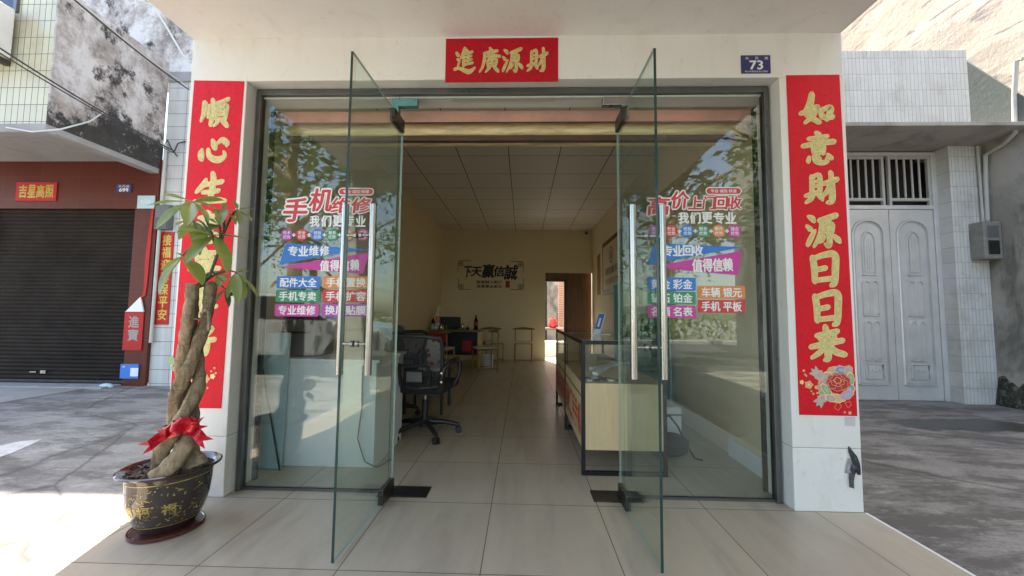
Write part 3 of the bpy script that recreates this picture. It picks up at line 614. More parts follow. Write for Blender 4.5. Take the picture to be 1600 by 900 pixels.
# ------------------------------------------------------------------ stickers on the fixed glass
GL = facing(-.0055)
def gx(px, py): p = P(px, py, 'Y', -.0055); return p.x, p.z
def quad(pts): return [gx(*p) for p in pts]
def lab(name, label, cat, group=None): return thing(name, label, cat, (0,0,0), 0, group)
def tsize(b, s, x0, y0, x1, y1, d, mi, bold=.02, shear=0, fit=None):
    a, c = gx(x0, y1), gx(x1, y0); a2 = gx(x0, y0); 
    text(b, s, GL, a[0], c[0], a[1], c[1], d, mi, bold, shear, fit)
def side_set(side, heads, cap, slogan, circ, band, boxes):
    t = lab('headline_sticker', f'red outlined headline lettering on the {side} glass pane', 'sticker')
    b = B()
    for s, x0, y0, x1, y1 in heads:
        tsize(b, s, x0, y0, x1, y1, .0004, 1, .085, .12); tsize(b, s, x0, y0, x1, y1, .0012, 0, .032, .12)
    obj('lettering', b, [M['st_red'], M['white_ink']], t)
    t = lab('capsule_sticker', f'small red capsule sticker right of the headline on the {side} glass', 'sticker'); x0,y0,x1,y1,tx = cap
    (a,c),(e,f) = gx(x0,y1), gx(x1,y0)
    obj('backing', B().flat(rrect(a-.006,e+.006,c-.006,f+.006,(f-c)/2+.005), GL, .0006).flat(rrect(a,e,c,f,(f-c)/2-.001), GL, .0011, 1), [M['white_ink'], M['st_red']], t)
    b = B(); text(b, tx, GL, a+.025, e-.025, c+.008, f-.008, .0016, 0, .02); obj('lettering', b, M['white_ink'], t)
    t = lab('slogan_sticker', f'white slogan lettering under the red headline on the {side} glass', 'sticker')
    b = B(); n = len(slogan[0])
    for i, ch in enumerate(slogan[0]):
        w0 = slogan[1] + (slogan[3]-slogan[1])*i/n; w1 = slogan[1] + (slogan[3]-slogan[1])*(i+.86)/n
        tsize(b, ch, w0, slogan[2], w1, slogan[4], .0006, 0, .035)
    obj('lettering', b, M['white_ink'], t)
    for i, (s, px, py, r, m, cn) in enumerate(circ):
        t = lab('round_sticker', f'{cn} round sticker in the row of six on the {side} glass', 'sticker', f'round stickers on the {side} glass')
        x, z = gx(px, py); rr = r*.00394
        obj('disc', B().flat([(x+rr*math.cos(k*.2618), z+rr*math.sin(k*.2618)) for k in range(24)], GL, .0005), M[m], t)
        b = B(); text(b, s[:2], GL, x-rr*.62, x+rr*.62, z+rr*.06, z+rr*.66, .001, 0, .015); text(b, s[2:], GL, x-rr*.62, x+rr*.62, z-rr*.66, z-rr*.06, .001, 0, .015)
        if i < 5:
            q = (circ[i+1][1]-px)*.00394/2
            b.flat([(x+q-.012,z-.0035),(x+q+.012,z-.0035),(x+q+.012,z+.0035),(x+q-.012,z+.0035)], GL, .0006); b.flat([(x+q-.0035,z-.012),(x+q+.0035,z-.012),(x+q+.0035,z+.012),(x+q-.0035,z+.012)], GL, .0007)
        obj('lettering', b, M['white_ink'], t)
    for k, (pts, m, cn, s, bx) in enumerate(band):
        t = lab('slanted_sticker', f'{cn} slanted banner sticker on the {side} glass', 'sticker')
        obj('backing', B().flat(quad(pts)[::-1], GL, .0005), M[m], t)
        b = B()
        n = len(s)
        for i, ch in enumerate(s):
            tsize(b, ch, bx[0]+(bx[2]-bx[0])*i/n, bx[1]+(bx[4]*i/n), bx[0]+(bx[2]-bx[0])*(i+.92)/n, bx[3]+(bx[4]*i/n), .0011, 0, .04)
        obj('lettering', b, M['white_ink'], t)
    for s, x0, y0, x1, y1, m, lb in boxes:
        t = lab('label_sticker', f'{lb} on the {side} glass', 'sticker', f'rectangular stickers on the {side} glass')
        (a,c),(e,f) = gx(x0,y1), gx(x1,y0)
        obj('backing', B().flat(rrect(a,e,c,f,.008,3), GL, .0005), M[m], t)
        b = B(); h = f-c; text(b, s, GL, a+h*.28, e-h*.28, c+h*.13, f-h*.13, .0011, 0, .03); obj('lettering', b, M['white_ink'], t)
side_set('left', [('手',443,310,481,346),('机',484,295,520,330),('维',518,309,547,333),('修',549,309,580,333)], (530,295,583,304,'专业·诚信·快速'), ('我们更专业',484,337,574,354),
    [('技术优势',448,367,9.5,'st_purple','purple'),('安全优势',471.5,367,9.5,'st_red','red'),('经验优势',496,367,9.5,'st_blue','blue'),('服务优势',519,367,9.5,'st_green','green'),('硬件优势',543,367,9.5,'st_orange','orange'),('理念优势',567,367,9.5,'st_mag','magenta')],
    [([(447,380),(577,390),(535,394),(436,414)],'st_blue','blue','专业维修',(450,385,516,400,-1)), ([(436,417),(578,394),(567,428)],'st_mag','magenta','值得信赖',(500,407,563,424,-2))],
    [('配件大全',432,432,500.5,450.5,'st_blue','blue rectangle sticker heading the three in the left column'),('手机置换',504.5,432,577,450.5,'st_orange','orange rectangle sticker heading the right column'),
     ('手机专卖',430.5,453.5,499.5,472,'st_green','green rectangle sticker in the middle of the left column'),('手机扩容',503.5,453.5,577,472,'st_red','red rectangle sticker in the middle of the right column'),
     ('专业维修',429,475.5,498.5,494,'st_mag','magenta rectangle sticker at the foot of the left column'),('换屏贴膜',502.5,475.5,577,494,'st_purple','purple rectangle sticker at the foot of the right column')])
side_set('right', [('高',1013,308,1045,336),('价',1049,299,1076,326),('上',1076,307,1097,327),('门',1099,307,1116,327),('回',1117,307,1136,327),('收',1137,307,1158,327)], (1104,294,1157,303,'专业·诚信·快速'), ('我们更专业',1060,332,1152,349),
    [('技术优势',1024,361,10,'st_purple','purple'),('安全优势',1049,361,10,'st_red','red'),('经验优势',1074,361,10,'st_blue','blue'),('服务优势',1098.5,361,10,'st_green','green'),('硬件优势',1123,361,10,'st_orange','orange'),('理念优势',1148,361,10,'st_mag','magenta')],
    [([(1022,380),(1160,386),(1118,394),(1012,414)],'st_blue','blue','专业回收',(1036,384,1099,400,-1)), ([(1014,417),(1159,392),(1153,430)],'st_mag','magenta','值得信赖',(1082,405,1146,425,-2))],
    [('黄金 彩金',1012,434,1087,454,'st_blue','blue rectangle sticker heading the three in the left column'),('钻石 铂金',1012,456,1087,475,'st_green','green rectangle sticker in the middle of the left column'),
     ('名酒 名表',1012,477.5,1087,496,'st_mag','magenta rectangle sticker at the foot of the left column'),
     ('车辆 银元',1091,447,1164,466.5,'st_orange','orange rectangle sticker right of the three stacked ones'),('手机 平板',1091,469,1164,488.5,'st_red','red rectangle sticker right of the three stacked ones')])

# ------------------------------------------------------------------ inside the shop
def rect_frame(b, x0, x1, y0, y1, z0, z1, r): 
    for x in (x0, x1-r):
        for y in (y0, y1-r): b.box(x, x+r, y, y+r, z0, z1)
def counter(y0, y1, label, s):
    t = thing('display_counter', label, 'display counter', (.74,(y0+y1)/2,0), 0, 'glass topped display counters')
    x0, x1, r = .455, 1.03, .026; zt = .90
    for x in (x0, x1-r):
        for y in (y0, y1-r): obj('leg', B().box(x, x+r, y, y+r, 0, zt), M['counter_black'], t, bevel=.002)
    for z in (0, zt-r):
        obj('rail', B().box(x0+r, x1-r, y0, y0+r, z, z+r), M['counter_black'], t); obj('rail', B().box(x0+r, x1-r, y1-r, y1, z, z+r), M['counter_black'], t)
        if z: obj('rail', B().box(x0, x0+r, y0+r, y1-r, z, z+r), M['counter_black'], t); obj('rail', B().box(x1-r, x1, y0+r, y1-r, z, z+r), M['counter_black'], t)
    obj('cabinet', B().box(x0+.005, x1-.005, y0+.006, y1-.006, .165, .610), M['counter_wood'], t, bevel=.003)
    obj('drawer_line', B().box(x0+.002, x0+.0055, y0+.03, y1-.03, .515, .523), M['brown_dark'], t)
    b = B(); b.box(x0+.003, x0+.008, y0+r, y1-r, .612, zt-r); b.box(x0+r, x1-r, y0+.003, y0+.008, .612, zt-r); b.box(x0+.004, x1-.004, y0+.004, y1-.004, zt+.0005, zt+.008)
    obj('glass_case', b, M['glass_clear'], t)
    fr = frame((x0+.005, 0, 0), (0,-1,0), (0,0,1), (-1,0,0)); b = B(); n = len(s); 
    for i, ch in enumerate(s):
        a = -(y1-.06) + (y1-y0-.12)*i/n; text(b, ch, fr, a, a + (y1-y0-.12)/n*.86, .24, .45, .0012, 0, .035)
    obj('lettering', b, M['st_red'], t)
    return t
counter(.307, 1.36, 'pale wood display counter with glass case, its black frame nearest the doors', '回收二手手机')
counter(1.375, 2.36, 'second wood display counter in line behind the nearest one', '维修手机贴膜')
for px, py, px2, py2, zz, wd in ((922,576,950,559,.625,.014),(930,584,957,565,.64,.02),(962,566,975,560,.64,.02)):
    a, c = P(px,py,'Z',zz), P(px2,py2,'Z',zz)
    a.y = min(max(a.y,.38),1.2); c.y = min(max(c.y,.42),1.25)
    d = (c-a).normalized(); tag(obj('white_box', B().obox((a+c)/2, d*(c-a).length/2, Vector((-d.y,d.x,0))*wd, Vector((0,0,.012))), M['white_board'], bevel=.002), f'{"thin" if wd<.015 else "thicker" if px<940 else "short"} white strip of packaging lying in the near glass case', 'package', 'packages in the glass case')
random.seed(3)
for k in range(9):
    x, y = .53 + .05*(k%5) + random.uniform(-.01,.01), .40 + .09*(k//5) + random.uniform(-.02,.02); q = random.uniform(-.6,.6)
    d = Vector((math.cos(q), math.sin(q), 0)); o = obj('phone', B().obox((x,y,.618), d*.018, Vector((-d.y,d.x,0))*.034, (0,0,.005)), M['grey_plastic' if k%3 else 'white_board'], bevel=.002)
    tag(o, 'used phone lying flat on the base of the near glass case', 'phone', 'phones in the glass case')
# blue payment stand on the counter
t = thing('card_stand', 'small tilted blue and white card stand on the counter top', 'card stand', (.68,1.0,.908))
a0 = Vector((.655,1.0,.909)); ux = Vector((.5,-.86,0)).normalized(); up = Vector((.30,.12,.94)).normalized(); nn = ux.cross(up).normalized()
fr = frame(a0, ux, up, nn)
obj('board', B().prism([(0,0),(.085,0),(.085,.19),(0,.19)], fr, -.004, 0), M['white_board'], t)
obj('blue_panel', B().flat([(.005,.05),(.08,.05),(.08,.185),(.005,.185)], fr, .0008).flat([(.03,.07),(.055,.07),(.055,.15),(.03,.15)], fr, .0014, 1), [M['st_blue'], M['white_ink']], t)
obj('foot', B().box(.645,.80,.96,1.02,.9085,.913), M['white_board'], t)
# pale teal shelf standing behind the counter end
t = thing('teal_cabinet', 'small teal glass cabinet with shelves behind the counter', 'cabinet', (1.25,2.0,0))
x0,x1,y0,y1,z0,z1 = 1.10,1.62,1.78,2.12,.0,1.42
obj('carcass', B().box(x0,x0+.02,y0,y1,z0,z1).box(x1-.02,x1,y0,y1,z0,z1).box(x0+.02,x1-.02,y1-.02,y1,z0,z1).box(x0+.02,x1-.02,y0,y1-.02,z1-.03,z1), M['teal'], t)
for z in (.5,.75,.97,1.18): obj('shelf', B().box(x0+.02,x1-.02,y0+.01,y1-.02,z,z+.012), M['pale_blue'], t)
random.seed(11)
for k in range(16):
    z = (.762,.982,1.192)[k%3]; x = x0+.05+.085*(k//3)+random.uniform(0,.02); h = random.uniform(.07,.14)
    tag(obj('small_box', B().box(x, x+.055, y0+.03, y0+.1, z, z+h), M[('pale_blue','white_board','teal','grey_plastic')[k%4]], bevel=.002), 'small pale accessory box on a shelf of the teal cabinet', 'box', 'boxes in the teal cabinet')
# framed board and scroll on the right wall
t = thing('framed_board', 'dark framed board with a round emblem on the right wall', 'framed board', (1.68,4.6,1.5))
obj('frame', B().box(1.65,1.679,3.9,5.45,1.47,2.50), M['brown_dark'], t, bevel=.008)
obj('panel', B().box(1.644,1.652,4.0,5.35,1.56,2.41), M['cream_wall'], t)
fr = frame((1.643,0,0), (0,-1,0), (0,0,1), (-1,0,0)); b = B()
ring = [(-4.65+.15*math.cos(k*.2618), 2.17+.15*math.sin(k*.2618)) for k in range(24)]; ri = [(-4.65+.125*math.cos(k*.2618), 2.17+.125*math.sin(k*.2618)) for k in range(24)]
b.add([fr(*p,.001) for p in ring] + [fr(*p,.001) for p in ri], [(k,(k+1)%24,24+(k+1)%24,24+k) for k in range(24)])
text(b, '信', fr, -4.72, -4.58, 2.10, 2.25, .001, 0, .02); text(b, '诚信服务', fr, -5.15, -4.15, 1.83, 1.96, .001, 0, .02); text(b, '手机维修回收', fr, -5.15, -4.15, 1.64, 1.76, .001, 0, .01)
obj('lettering', b, M['brown_dark'], t)
tag(obj('wall_scroll', B().box(1.672,1.679,5.80,6.12,1.5,2.37), mat('scroll', (.36,.20,.08), .7, var=.2)), 'narrow orange hanging scroll on the right wall', 'scroll')
t = thing('security_camera', 'small white security camera under the ceiling by the back corner', 'security camera', (1.5,6.7,3.0))
obj('mount', B().box(1.50,1.56,6.70,6.80,3.0,3.06), M['camera_white'], t, bevel=.006); obj('body', B().tube([(1.53,6.70,3.0),(1.51,6.55,2.96)], .04, 14), M['camera_white'], t, smooth=40); obj('lens', B().tube([(1.51,6.551,2.96),(1.5095,6.546,2.959)], .03, 14), M['black_plastic'], t)
# slogan on the back wall
t = thing('wall_decal', 'black brush slogan decal with corner brackets on the back wall', 'wall decal', (-.72,6.8,1.64)); BWF = facing(6.8)
def bz(px, py): p = P(px, py, 'Y', 6.799); return p.x, p.z
b = B()
for s, x0, y0, x1, y1 in (('下',725,417,736,433),('天',737,418,752,431),('赢',754,414,772,433),('信',772,417,788,431),('誠',789,415,808,436)):
    (a,c),(e,f) = bz(x0,y1), bz(x1,y0); text(b, s, BWF, a-.008, e+.008, c-.012, f+.012, .002, 0, .036, .12)
(a,c),(e,f) = bz(745,443), bz(784,438.5); text(b, '财客财人财户', BWF, a, e, c, f, .002, 0, .03); (a,c),(e,f) = bz(745,449.5), bz(784,445); text(b, '信誉基业金石', BWF, a, e, c, f, .002, 0, .03)
for sx, sz, px, py in ((1,-1,715.5,407),(-1,-1,818,408),(1,1,715.5,452.5),(-1,1,818,453)):
    x, z = bz(px, py); L1, L2, th = .32, .27, .012
    q = lambda xa, xb, za, zb: b.flat([(min(x+sx*xa,x+sx*xb),min(z+sz*za,z+sz*zb)),(max(x+sx*xa,x+sx*xb),min(z+sz*za,z+sz*zb)),(max(x+sx*xa,x+sx*xb),max(z+sz*za,z+sz*zb)),(min(x+sx*xa,x+sx*xb),max(z+sz*za,z+sz*zb))], BWF, .002)
    q(.02,L1,0,th); q(0,th,.02,L2)
    for k in (0,.045,.09): q(.03,.12,.03+k,.042+k); b.flat([(x+sx*(.03+k)-.006,z+sz*.075-.05),(x+sx*(.03+k)+.006,z+sz*.075-.05),(x+sx*(.03+k)+.006,z+sz*.075+.05),(x+sx*(.03+k)-.006,z+sz*.075+.05)], BWF, .0025)
obj('lettering', b, M['black_ink'], t)
(a,c),(e,f) = bz(790,449.5), bz(796.5,439); obj('red_seal', B().flat([(a,c),(e,c),(e,f),(a,f)], BWF, .002), mat('seal_red', (.36,.05,.03), .6), t)

# office chair seen from behind
def office_chair(label):
    t = thing('office_chair', label, 'office chair', (0,0,0), 0, 'black mesh office chairs')
    ob = lambda n, b, m, **k: obj(n, b, m, t, local=True, **k)
    b = B()
    for k in range(5):
        a = 2*math.pi*k/5 + .35; d = Vector((math.cos(a), math.sin(a), 0))
        b.tube([d*.03 + Vector((0,0,.115)), d*.16 + Vector((0,0,.10)), d*.285 + Vector((0,0,.072))], [.026,.022,.017], 8)
    b.tube([(0,0,.07),(0,0,.15)], .04, 14); ob('star_base', b, M['black_plastic'], smooth=50)
    for k in range(5):
        a = 2*math.pi*k/5 + .35; d = Vector((math.cos(a), math.sin(a), 0)); n = Vector((-d.y,d.x,0)); c = d*.285 + Vector((0,0,.028)); b = B()
        for s in (-1,1): b.tube([c + n*s*.008, c + n*s*.024], .028, 14)
        b.tube([c + Vector((0,0,.01)), c + Vector((0,0,.05))], .012, 8); ob('caster', b, M['black_plastic'], smooth=40)
    ob('gas_lift', B().tube([(0,0,.15),(0,0,.30)], .026, 14), M['black_plastic'], smooth=40)
    ob('lift_rod', B().tube([(0,0,.30),(0,0,.37)], .014, 14), M['steel'], smooth=40)
    b = B(); b.box(-.23,.23,-.21,.25,.385,.455); ob('seat', b, M['black_fabric'], bevel=.03, segs=4)
    ob('seat_plate', B().box(-.15,.15,-.14,.16,.365,.386), M['black_plastic'])
    # back: frame outline and mesh panel, behind the seat (-y side)
    def bp(x, z): return Vector((x, -.235 - .10*(z-.45)/.4 + .10*(x/.22)**2*.5, z))
    out = [(-.19,.45),(-.215,.60),(-.225,.78),(-.215,.845),(-.10,.862),(.10,.862),(.215,.845),(.225,.78),(.215,.60),(.19,.45),(0,.43)]
    ob('back_frame', B().tube([bp(*p) for p in out] + [bp(*out[0])], .017, 8, cap=False), M['black_plastic'], smooth=50)
    b = B(); nx, nz = 10, 8; vs = []
    for j in range(nz+1):
        z = .445 + .405*j/nz; hw = .19 + .035*min(1,(z-.445)/.25)
        for i in range(nx+1): vs.append(bp(-hw + 2*hw*i/nx, z))
    b.add(vs, [(j*(nx+1)+i, j*(nx+1)+i+1, (j+1)*(nx+1)+i+1, (j+1)*(nx+1)+i) for j in range(nz) for i in range(nx)]); ob('mesh_back', b, M['mesh'], smooth=60)
    b = B(); lum = [(-.15,.46),(-.17,.62),(.17,.62),(.15,.46)]
    b.tube([bp(*p) + Vector((0,-.02,0)) for p in ((-.19,.64),(-.08,.625),(.08,.625),(.12,.66))], .012, 8)
    for x in (-.115, .115): b.tube([bp(x,.46) + Vector((0,-.02,0)), bp(x*1.1,.55) + Vector((0,-.025,0)), bp(x,.62) + Vector((0,-.02,0))], .018, 8)
    b.tube([bp(-.07,.49) + Vector((0,-.02,0)), bp(-.075,.585) + Vector((0,-.02,0)), bp(.075,.585) + Vector((0,-.02,0)), bp(.07,.49) + Vector((0,-.02,0)), bp(-.07,.49) + Vector((0,-.02,0))], .011, 8)
    ob('lumbar_support', b, M['black_plastic'], smooth=50)
    ob('lumbar_pad', B().obox(bp(0,.535) + Vector((0,-.012,0)), (.065,0,0), (0,.005,0), (0,0,.04)), M['grey_plastic'], bevel=.005)
    for s in (-1,1):
        b = B(); b.tube([(s*.19,-.20,.42),(s*.215,-.245,.50),(s*.235,-.25,.60),(s*.265,-.20,.645),(s*.275,.0,.655),(s*.27,.10,.63),(s*.265,.10,.52),(s*.235,.06,.42),(s*.17,.02,.40)], [.02,.022,.02,.024,.028,.024,.018,.018,.018], 10)
        ar = ob('armrest', b, M['black_plastic'], smooth=50)
        for z in (.50,.57): obj('bolt', B().tube([(s*.225,-.268,z),(s*.225,-.276,z)], .008, 10), M['steel'], ar, local=True)
    return t
ch = office_chair('black mesh office chair on castors in the open doorway, its back to the street')
ch.location = (-.815, 1.12, 0); ch.rotation_euler = (0,0,math.radians(-6)); ch.scale = (1.05,1.05,1.03)
dup(ch, (-1.35, 1.75, 0), math.radians(55), 'black mesh office chair by the left wall, half hidden by the nearest one', 'black mesh office chairs')
# white service desk and loose boards behind the left glass
t = thing('service_desk', 'pale white service desk standing close behind the left glass', 'desk', (-1.45,.6,0))
obj('front_panel', B().box(-1.80,-.98,.36,.385,0,.72), M['white_board'], t, bevel=.003); obj('desk_top', B().box(-1.82,-.96,.35,1.0,.721,.745), M['white_board'], t, bevel=.004)
obj('side_panel', B().box(-1.0,-.98,.386,.98,0,.72), M['white_board'], t)
tag(obj('leaning_board', B().obox((-1.69,.325,.465), (.092,0,0), (0,.006,0), Vector((0,.02,.463))), M['pale_blue'], bevel=.002), 'tall pale board leaning on the service desk', 'board')
tag(obj('black_rod', B().tube([P(437,735,'Z',.005), Vector((-1.765,.30,.70))], .006, 8), M['black_plastic']), 'thin black rod leaning on the pale board behind the left glass', 'rod')
t = thing('desk_printer', 'grey boxy printer on the white service desk', 'printer', (-1.55,.6,.745))
obj('body', B().box(-1.74,-1.48,.45,.75,.746,1.03), M['grey_plastic'], t, bevel=.015); obj('tray', B().box(-1.70,-1.52,.40,.46,.92,.935), M['black_plastic'], t); obj('lid', B().box(-1.73,-1.49,.46,.74,1.031,1.05), M['black_plastic'], t, bevel=.006)
tag(obj('power_cord', B().tube([(-1.08,.352,.70),(-1.07,.345,.42),(-1.09,.34,.2),(-1.03,.33,.05),(-.95,.34,.012),(-.9,.5,.008)], .004, 6), M['cable']), 'thin black power cord hanging down the white desk front', 'cord')
# grey padded easy chairs and cushion along the left wall
def easy(label):
    t = thing('padded_chair', label, 'padded chair', (0,0,0), 0, 'grey padded chairs along the left wall')
    b = B(); b.blob((0,-.20,.66), .26, .09, .24, 18, 0, 0, 3); obj('backrest', b, M['grey_cloth'], t, smooth=70, local=True)
    obj('piping', B().tube([(.26*math.cos(a)*.85, -.12, .66+.22*math.sin(a)) for a in [k*math.pi/10 for k in range(11)]], .016, 8), M['white_seat'], t, smooth=70, local=True)
    b = B(); b.blob((0,.08,.36), .28, .30, .11, 18, 0, 0, 4); obj('seat', b, M['grey_cloth'], t, smooth=70, local=True)
    for x in (-.2,.2):
        for y in (-.15,.3): obj('leg', B().tube([(x,y,0),(x,y,.3)], .015, 8), M['black_plastic'], t, local=True)
    return t
e = easy('grey padded chair with white piping nearest the left wall'); e.location = (-1.50, 2.55, 0); e.rotation_euler = (0,0,math.radians(-60))
dup(e, (-1.55, 3.25, 0), math.radians(-70), 'grey padded chair behind the other grey one', 'grey padded chairs along the left wall')
o = B(); o.blob((0,0,0), .19, .06, .15, 18, 0, 0, 3); q = obj('print_cushion', o, M['pillow'], smooth=70); q.location = (-1.02, 1.95, .66); q.rotation_euler = (.1,.5,.1); tag(q, 'white cushion with red print seen through the mesh chair', 'cushion')
t = thing('low_stool', 'low white topped stool carrying the printed cushion', 'stool', (-1.0,2.0,0)); obj('top', B().box(-1.25,-.78,1.75,2.25,.46,.50), M['white_seat'], t, bevel=.01)
for x in (-1.22,-.82):
    for y in (1.78,2.20): obj('leg', B().box(x,x+.03,y,y+.03,0,.46), M['black_plastic'], t)
# tea table at the back
t = thing('tea_table', 'brown tea table against the left of the back wall', 'table', (-1.35,5.7,0))
obj('table_top', B().box(-1.86,-.78,5.25,5.95,.71,.745), M['table_wood'], t, bevel=.005); obj('side_panel', B().box(-.84,-.80,5.30,5.90,0,.709), M['counter_wood'], t); obj('side_panel', B().box(-1.84,-1.80,5.30,5.90,0,.709), M['table_wood'], t); obj('back_panel', B().box(-1.80,-.84,5.84,5.86,.2,.709), M['black_plastic'], t)
TB = .7455
t = thing('black_tray', 'upright black tray standing at the back of the tea table', 'tray', (-1.5,5.85,TB)); b = B(); b.prism(rrect(-1.76,-1.27,TB+.001,1.0,.03), facing(5.88), 0, .03); obj('tray_board', b, M['black_plastic'], t)
t = thing('steel_kettle', 'small round steel kettle in front of the black tray', 'kettle', (-1.62,5.55,TB)); obj('body', B().lathe([(.03,0),(.055,.01),(.06,.05),(.045,.09),(.012,.10),(.012,.115),(.001,.118)], (-1.62,5.55,TB), 18), M['steel'], t, smooth=40); obj('spout', B().tube([(-1.57,5.55,TB+.05),(-1.53,5.55,TB+.09)], .01, 8), M['steel'], t)
for x, y, h, m, lb in ((-1.78,5.5,.10,'white_seat','white jar at the left end of the tea table'),(-1.71,5.48,.085,'white_board','pale jar beside the kettle on the tea table'),(-1.50,5.5,.06,'bronze','bronze tea bowl right of the kettle'),(-1.30,5.5,.05,'black_plastic','black teapot on the tea table'),(-1.17,5.5,.13,'steel','steel tumbler standing on the tea table'),(-1.07,5.5,.05,'black_plastic','black tea cup right of the steel tumbler')):
    t = thing('tea_vessel', lb, 'vessel', (x,y,TB), 0, 'vessels on the tea table'); obj('body', B().lathe([(.03,0),(.038,h*.3),(.036,h*.8),(.024,h*.92)], (x,y,TB), 14), M[m], t, smooth=40); obj('lid', B().lathe([(.026,0),(.026,.01),(.008,.02)], (x,y,TB+h*.92+.0005), 14), M[m], t)
def bottle(x, y, z, h, r, body, lab_, label):
    t = thing('bottle', label, 'bottle', (x,y,z), 0, 'bottles on the tea table')
    obj('body', B().lathe([(r*.85,0),(r,.01),(r,h*.62),(r*.4,h*.82),(r*.36,h*.93)], (x,y,z), 16), M[body], t, smooth=40); obj('label_band', B().lathe([(r*1.02,h*.28),(r*1.02,h*.56)], (x,y,z), 16), M[lab_], t); obj('cap', B().lathe([(r*.42,h*.93),(r*.42,h)], (x,y,z), 12), M['red_plastic' if lab_ == 'red_plastic' else 'white_seat'], t)
bottle(-.90,5.5,TB,.30,.042,'cola','red_plastic','dark drink bottle with red label at the right end of the tea table')
bottle(-1.82,5.7,TB,.26,.035,'cola','black_plastic','dark slim bottle at the far left of the tea table')
bottle(-1.74,5.75,TB,.48,.045,'white_board','st_orange','tall white bottle with orange label on the tea table')
tag(obj('red_bag', B().box(-1.16,-.94,5.32,5.42,.30,.56), M['red_plastic'], bevel=.03), 'red bag hanging below the right of the tea table', 'bag')
tag(obj('red_box', B().box(-1.80,-1.45,5.26,5.30,.50,.68), M['red_old'], bevel=.01), 'red carton tucked under the left of the tea table', 'carton')
t = thing('paint_bucket', 'white bucket on the floor under the table end', 'bucket', (-.64,5.45,0)); obj('body', B().lathe([(.10,0),(.115,.24),(.12,.25)], (-.64,5.45,0), 20), M['white_board'], t, smooth=40); obj('handle', B().tube([(-.64+.12*math.cos(a),5.45,.24+.06*math.sin(a)-.0) for a in [math.pi*k/8 for k in range(9)]], .003, 6), M['steel'], t)
def dining(label):
    t = thing('dining_chair', label, 'dining chair', (0,0,0), 0, 'bronze framed dining chairs'); ob = lambda n, b, m, **k: obj(n, b, m, t, local=True, **k)
    ob('seat', B().box(-.21,.21,-.2,.2,.425,.455), M['white_seat'], bevel=.012)
    for x in (-.19,.19):
        ob('leg', B().tube([(x,-.18,0),(x,-.18,.425)], .012, 8), M['bronze'], smooth=40)
        ob('leg', B().tube([(x*1.02,.19,0),(x,.19,.42),(x,.21,.72)], .012, 8), M['bronze'], smooth=40)
    ob('seat_frame', B().box(-.2,.2,-.19,-.175,.405,.424).box(-.2,.2,.175,.19,.405,.424).box(-.2,-.185,-.175,.175,.405,.424).box(.185,.2,-.175,.175,.405,.424), M['bronze'])
    ob('stretcher', B().tube([(-.19,-.18,.06),(.19,-.18,.06)], .008, 8).tube([(-.19,-.18,.06),(-.19,.19,.06)], .008, 8).tube([(.19,-.18,.06),(.19,.19,.06)], .008, 8), M['bronze'])
    ob('back_rail', B().tube([(-.25,.15,.73),(-.16,.21,.735),(0,.235,.745),(.16,.21,.735),(.25,.15,.73)], [.012,.022,.03,.022,.012], 10, flat=.7), M['table_wood'], smooth=50)
    return t
d1 = dining('bronze framed dining chair with white seat beside the tea table'); d1.location = (-.66,4.95,0); d1.rotation_euler = (0,0,math.radians(-68))
dup(d1, (.07,6.45,0), 0, 'bronze framed dining chair standing alone against the back wall', 'bronze framed dining chairs')
dup(d1, (-.62,6.35,0), math.radians(20), 'bronze framed dining chair half hidden behind the tea table end', 'bronze framed dining chairs')
dup(d1, (-1.45,4.75,0), math.radians(170), 'bronze framed dining chair on the near side of the tea table', 'bronze framed dining chairs')
# things low behind the right glass
t = thing('white_crate', 'low white box behind the right glass next to the counter', 'crate', (1.25,.9,0)); obj('body', B().box(1.06,1.40,1.0,1.32,0,.30), M['white_board'], t, bevel=.004); obj('lid', B().box(1.055,1.405,.995,1.325,.2305,.245), M['grey_plastic'], t, bevel=.002)
b = B(); b.blob((1.17,.72,.085), .17, .10, .085, 16, 0, .04, 2.6); t = thing('black_bag', 'black shoulder bag lying on the floor behind the right glass', 'bag', (1.17,.72,0)); obj('body', b, M['black_fabric'], t, smooth=60); obj('strap', B().tube([(1.06,.66,.15),(1.12,.70,.26),(1.2,.74,.30),(1.26,.72,.22),(1.31,.68,.09),(1.35,.64,.012),(1.39,.60,.01)], .008, 6), M['black_fabric'], t, smooth=50)

# ------------------------------------------------------------------ back yard through the rear door
def wallthing(name, b, m, label, cat): return tag(obj(name, b, m), label, cat)
wallthing('yard_wall', B().box(-.5,3.0,12.0,12.2,GZ,3.6), M['plaster_moss'], 'grey plaster wall closing the back yard', 'wall')
wallthing('brick_pillar', B().box(1.22,1.62,10.2,10.5,GZ,2.6), M['brick'], 'orange brick pillar in the back yard', 'pillar')
wallthing('yard_pipe', B().tube([(1.42,9.3,GZ),(1.42,9.3,2.8)], .06, 14), M['pvc'], 'white drainpipe in front of the brick pillar', 'pipe')
wallthing('yard_step', B().box(.4,1.9,7.9,8.6,GZ,.34), M['white_edge'], 'white step outside the rear door', 'step')
t = thing('yard_bench', 'dark bench carrying the red pot in the back yard', 'bench', (1.0,9.1,0)); obj('top', B().box(.5,1.9,8.8,9.4,.62,.68), M['brown_dark'], t, bevel=.01)
for x in (.55,1.8): obj('leg', B().box(x,x+.06,8.85,9.3,GZ,.62), M['brown_dark'], t)
t = thing('red_pot', 'bright red lidded pot in the back yard', 'pot', (.93,9.0,.68)); obj('body', B().lathe([(.09,0),(.13,.05),(.13,.17),(.09,.22)], (.93,9.0,.681), 18), M['red_plastic'], t, smooth=40); obj('lid', B().lathe([(.10,.221),(.08,.26),(.02,.27),(.02,.31),(.001,.312)], (.93,9.0,.681), 18), M['red_plastic'], t, smooth=40)
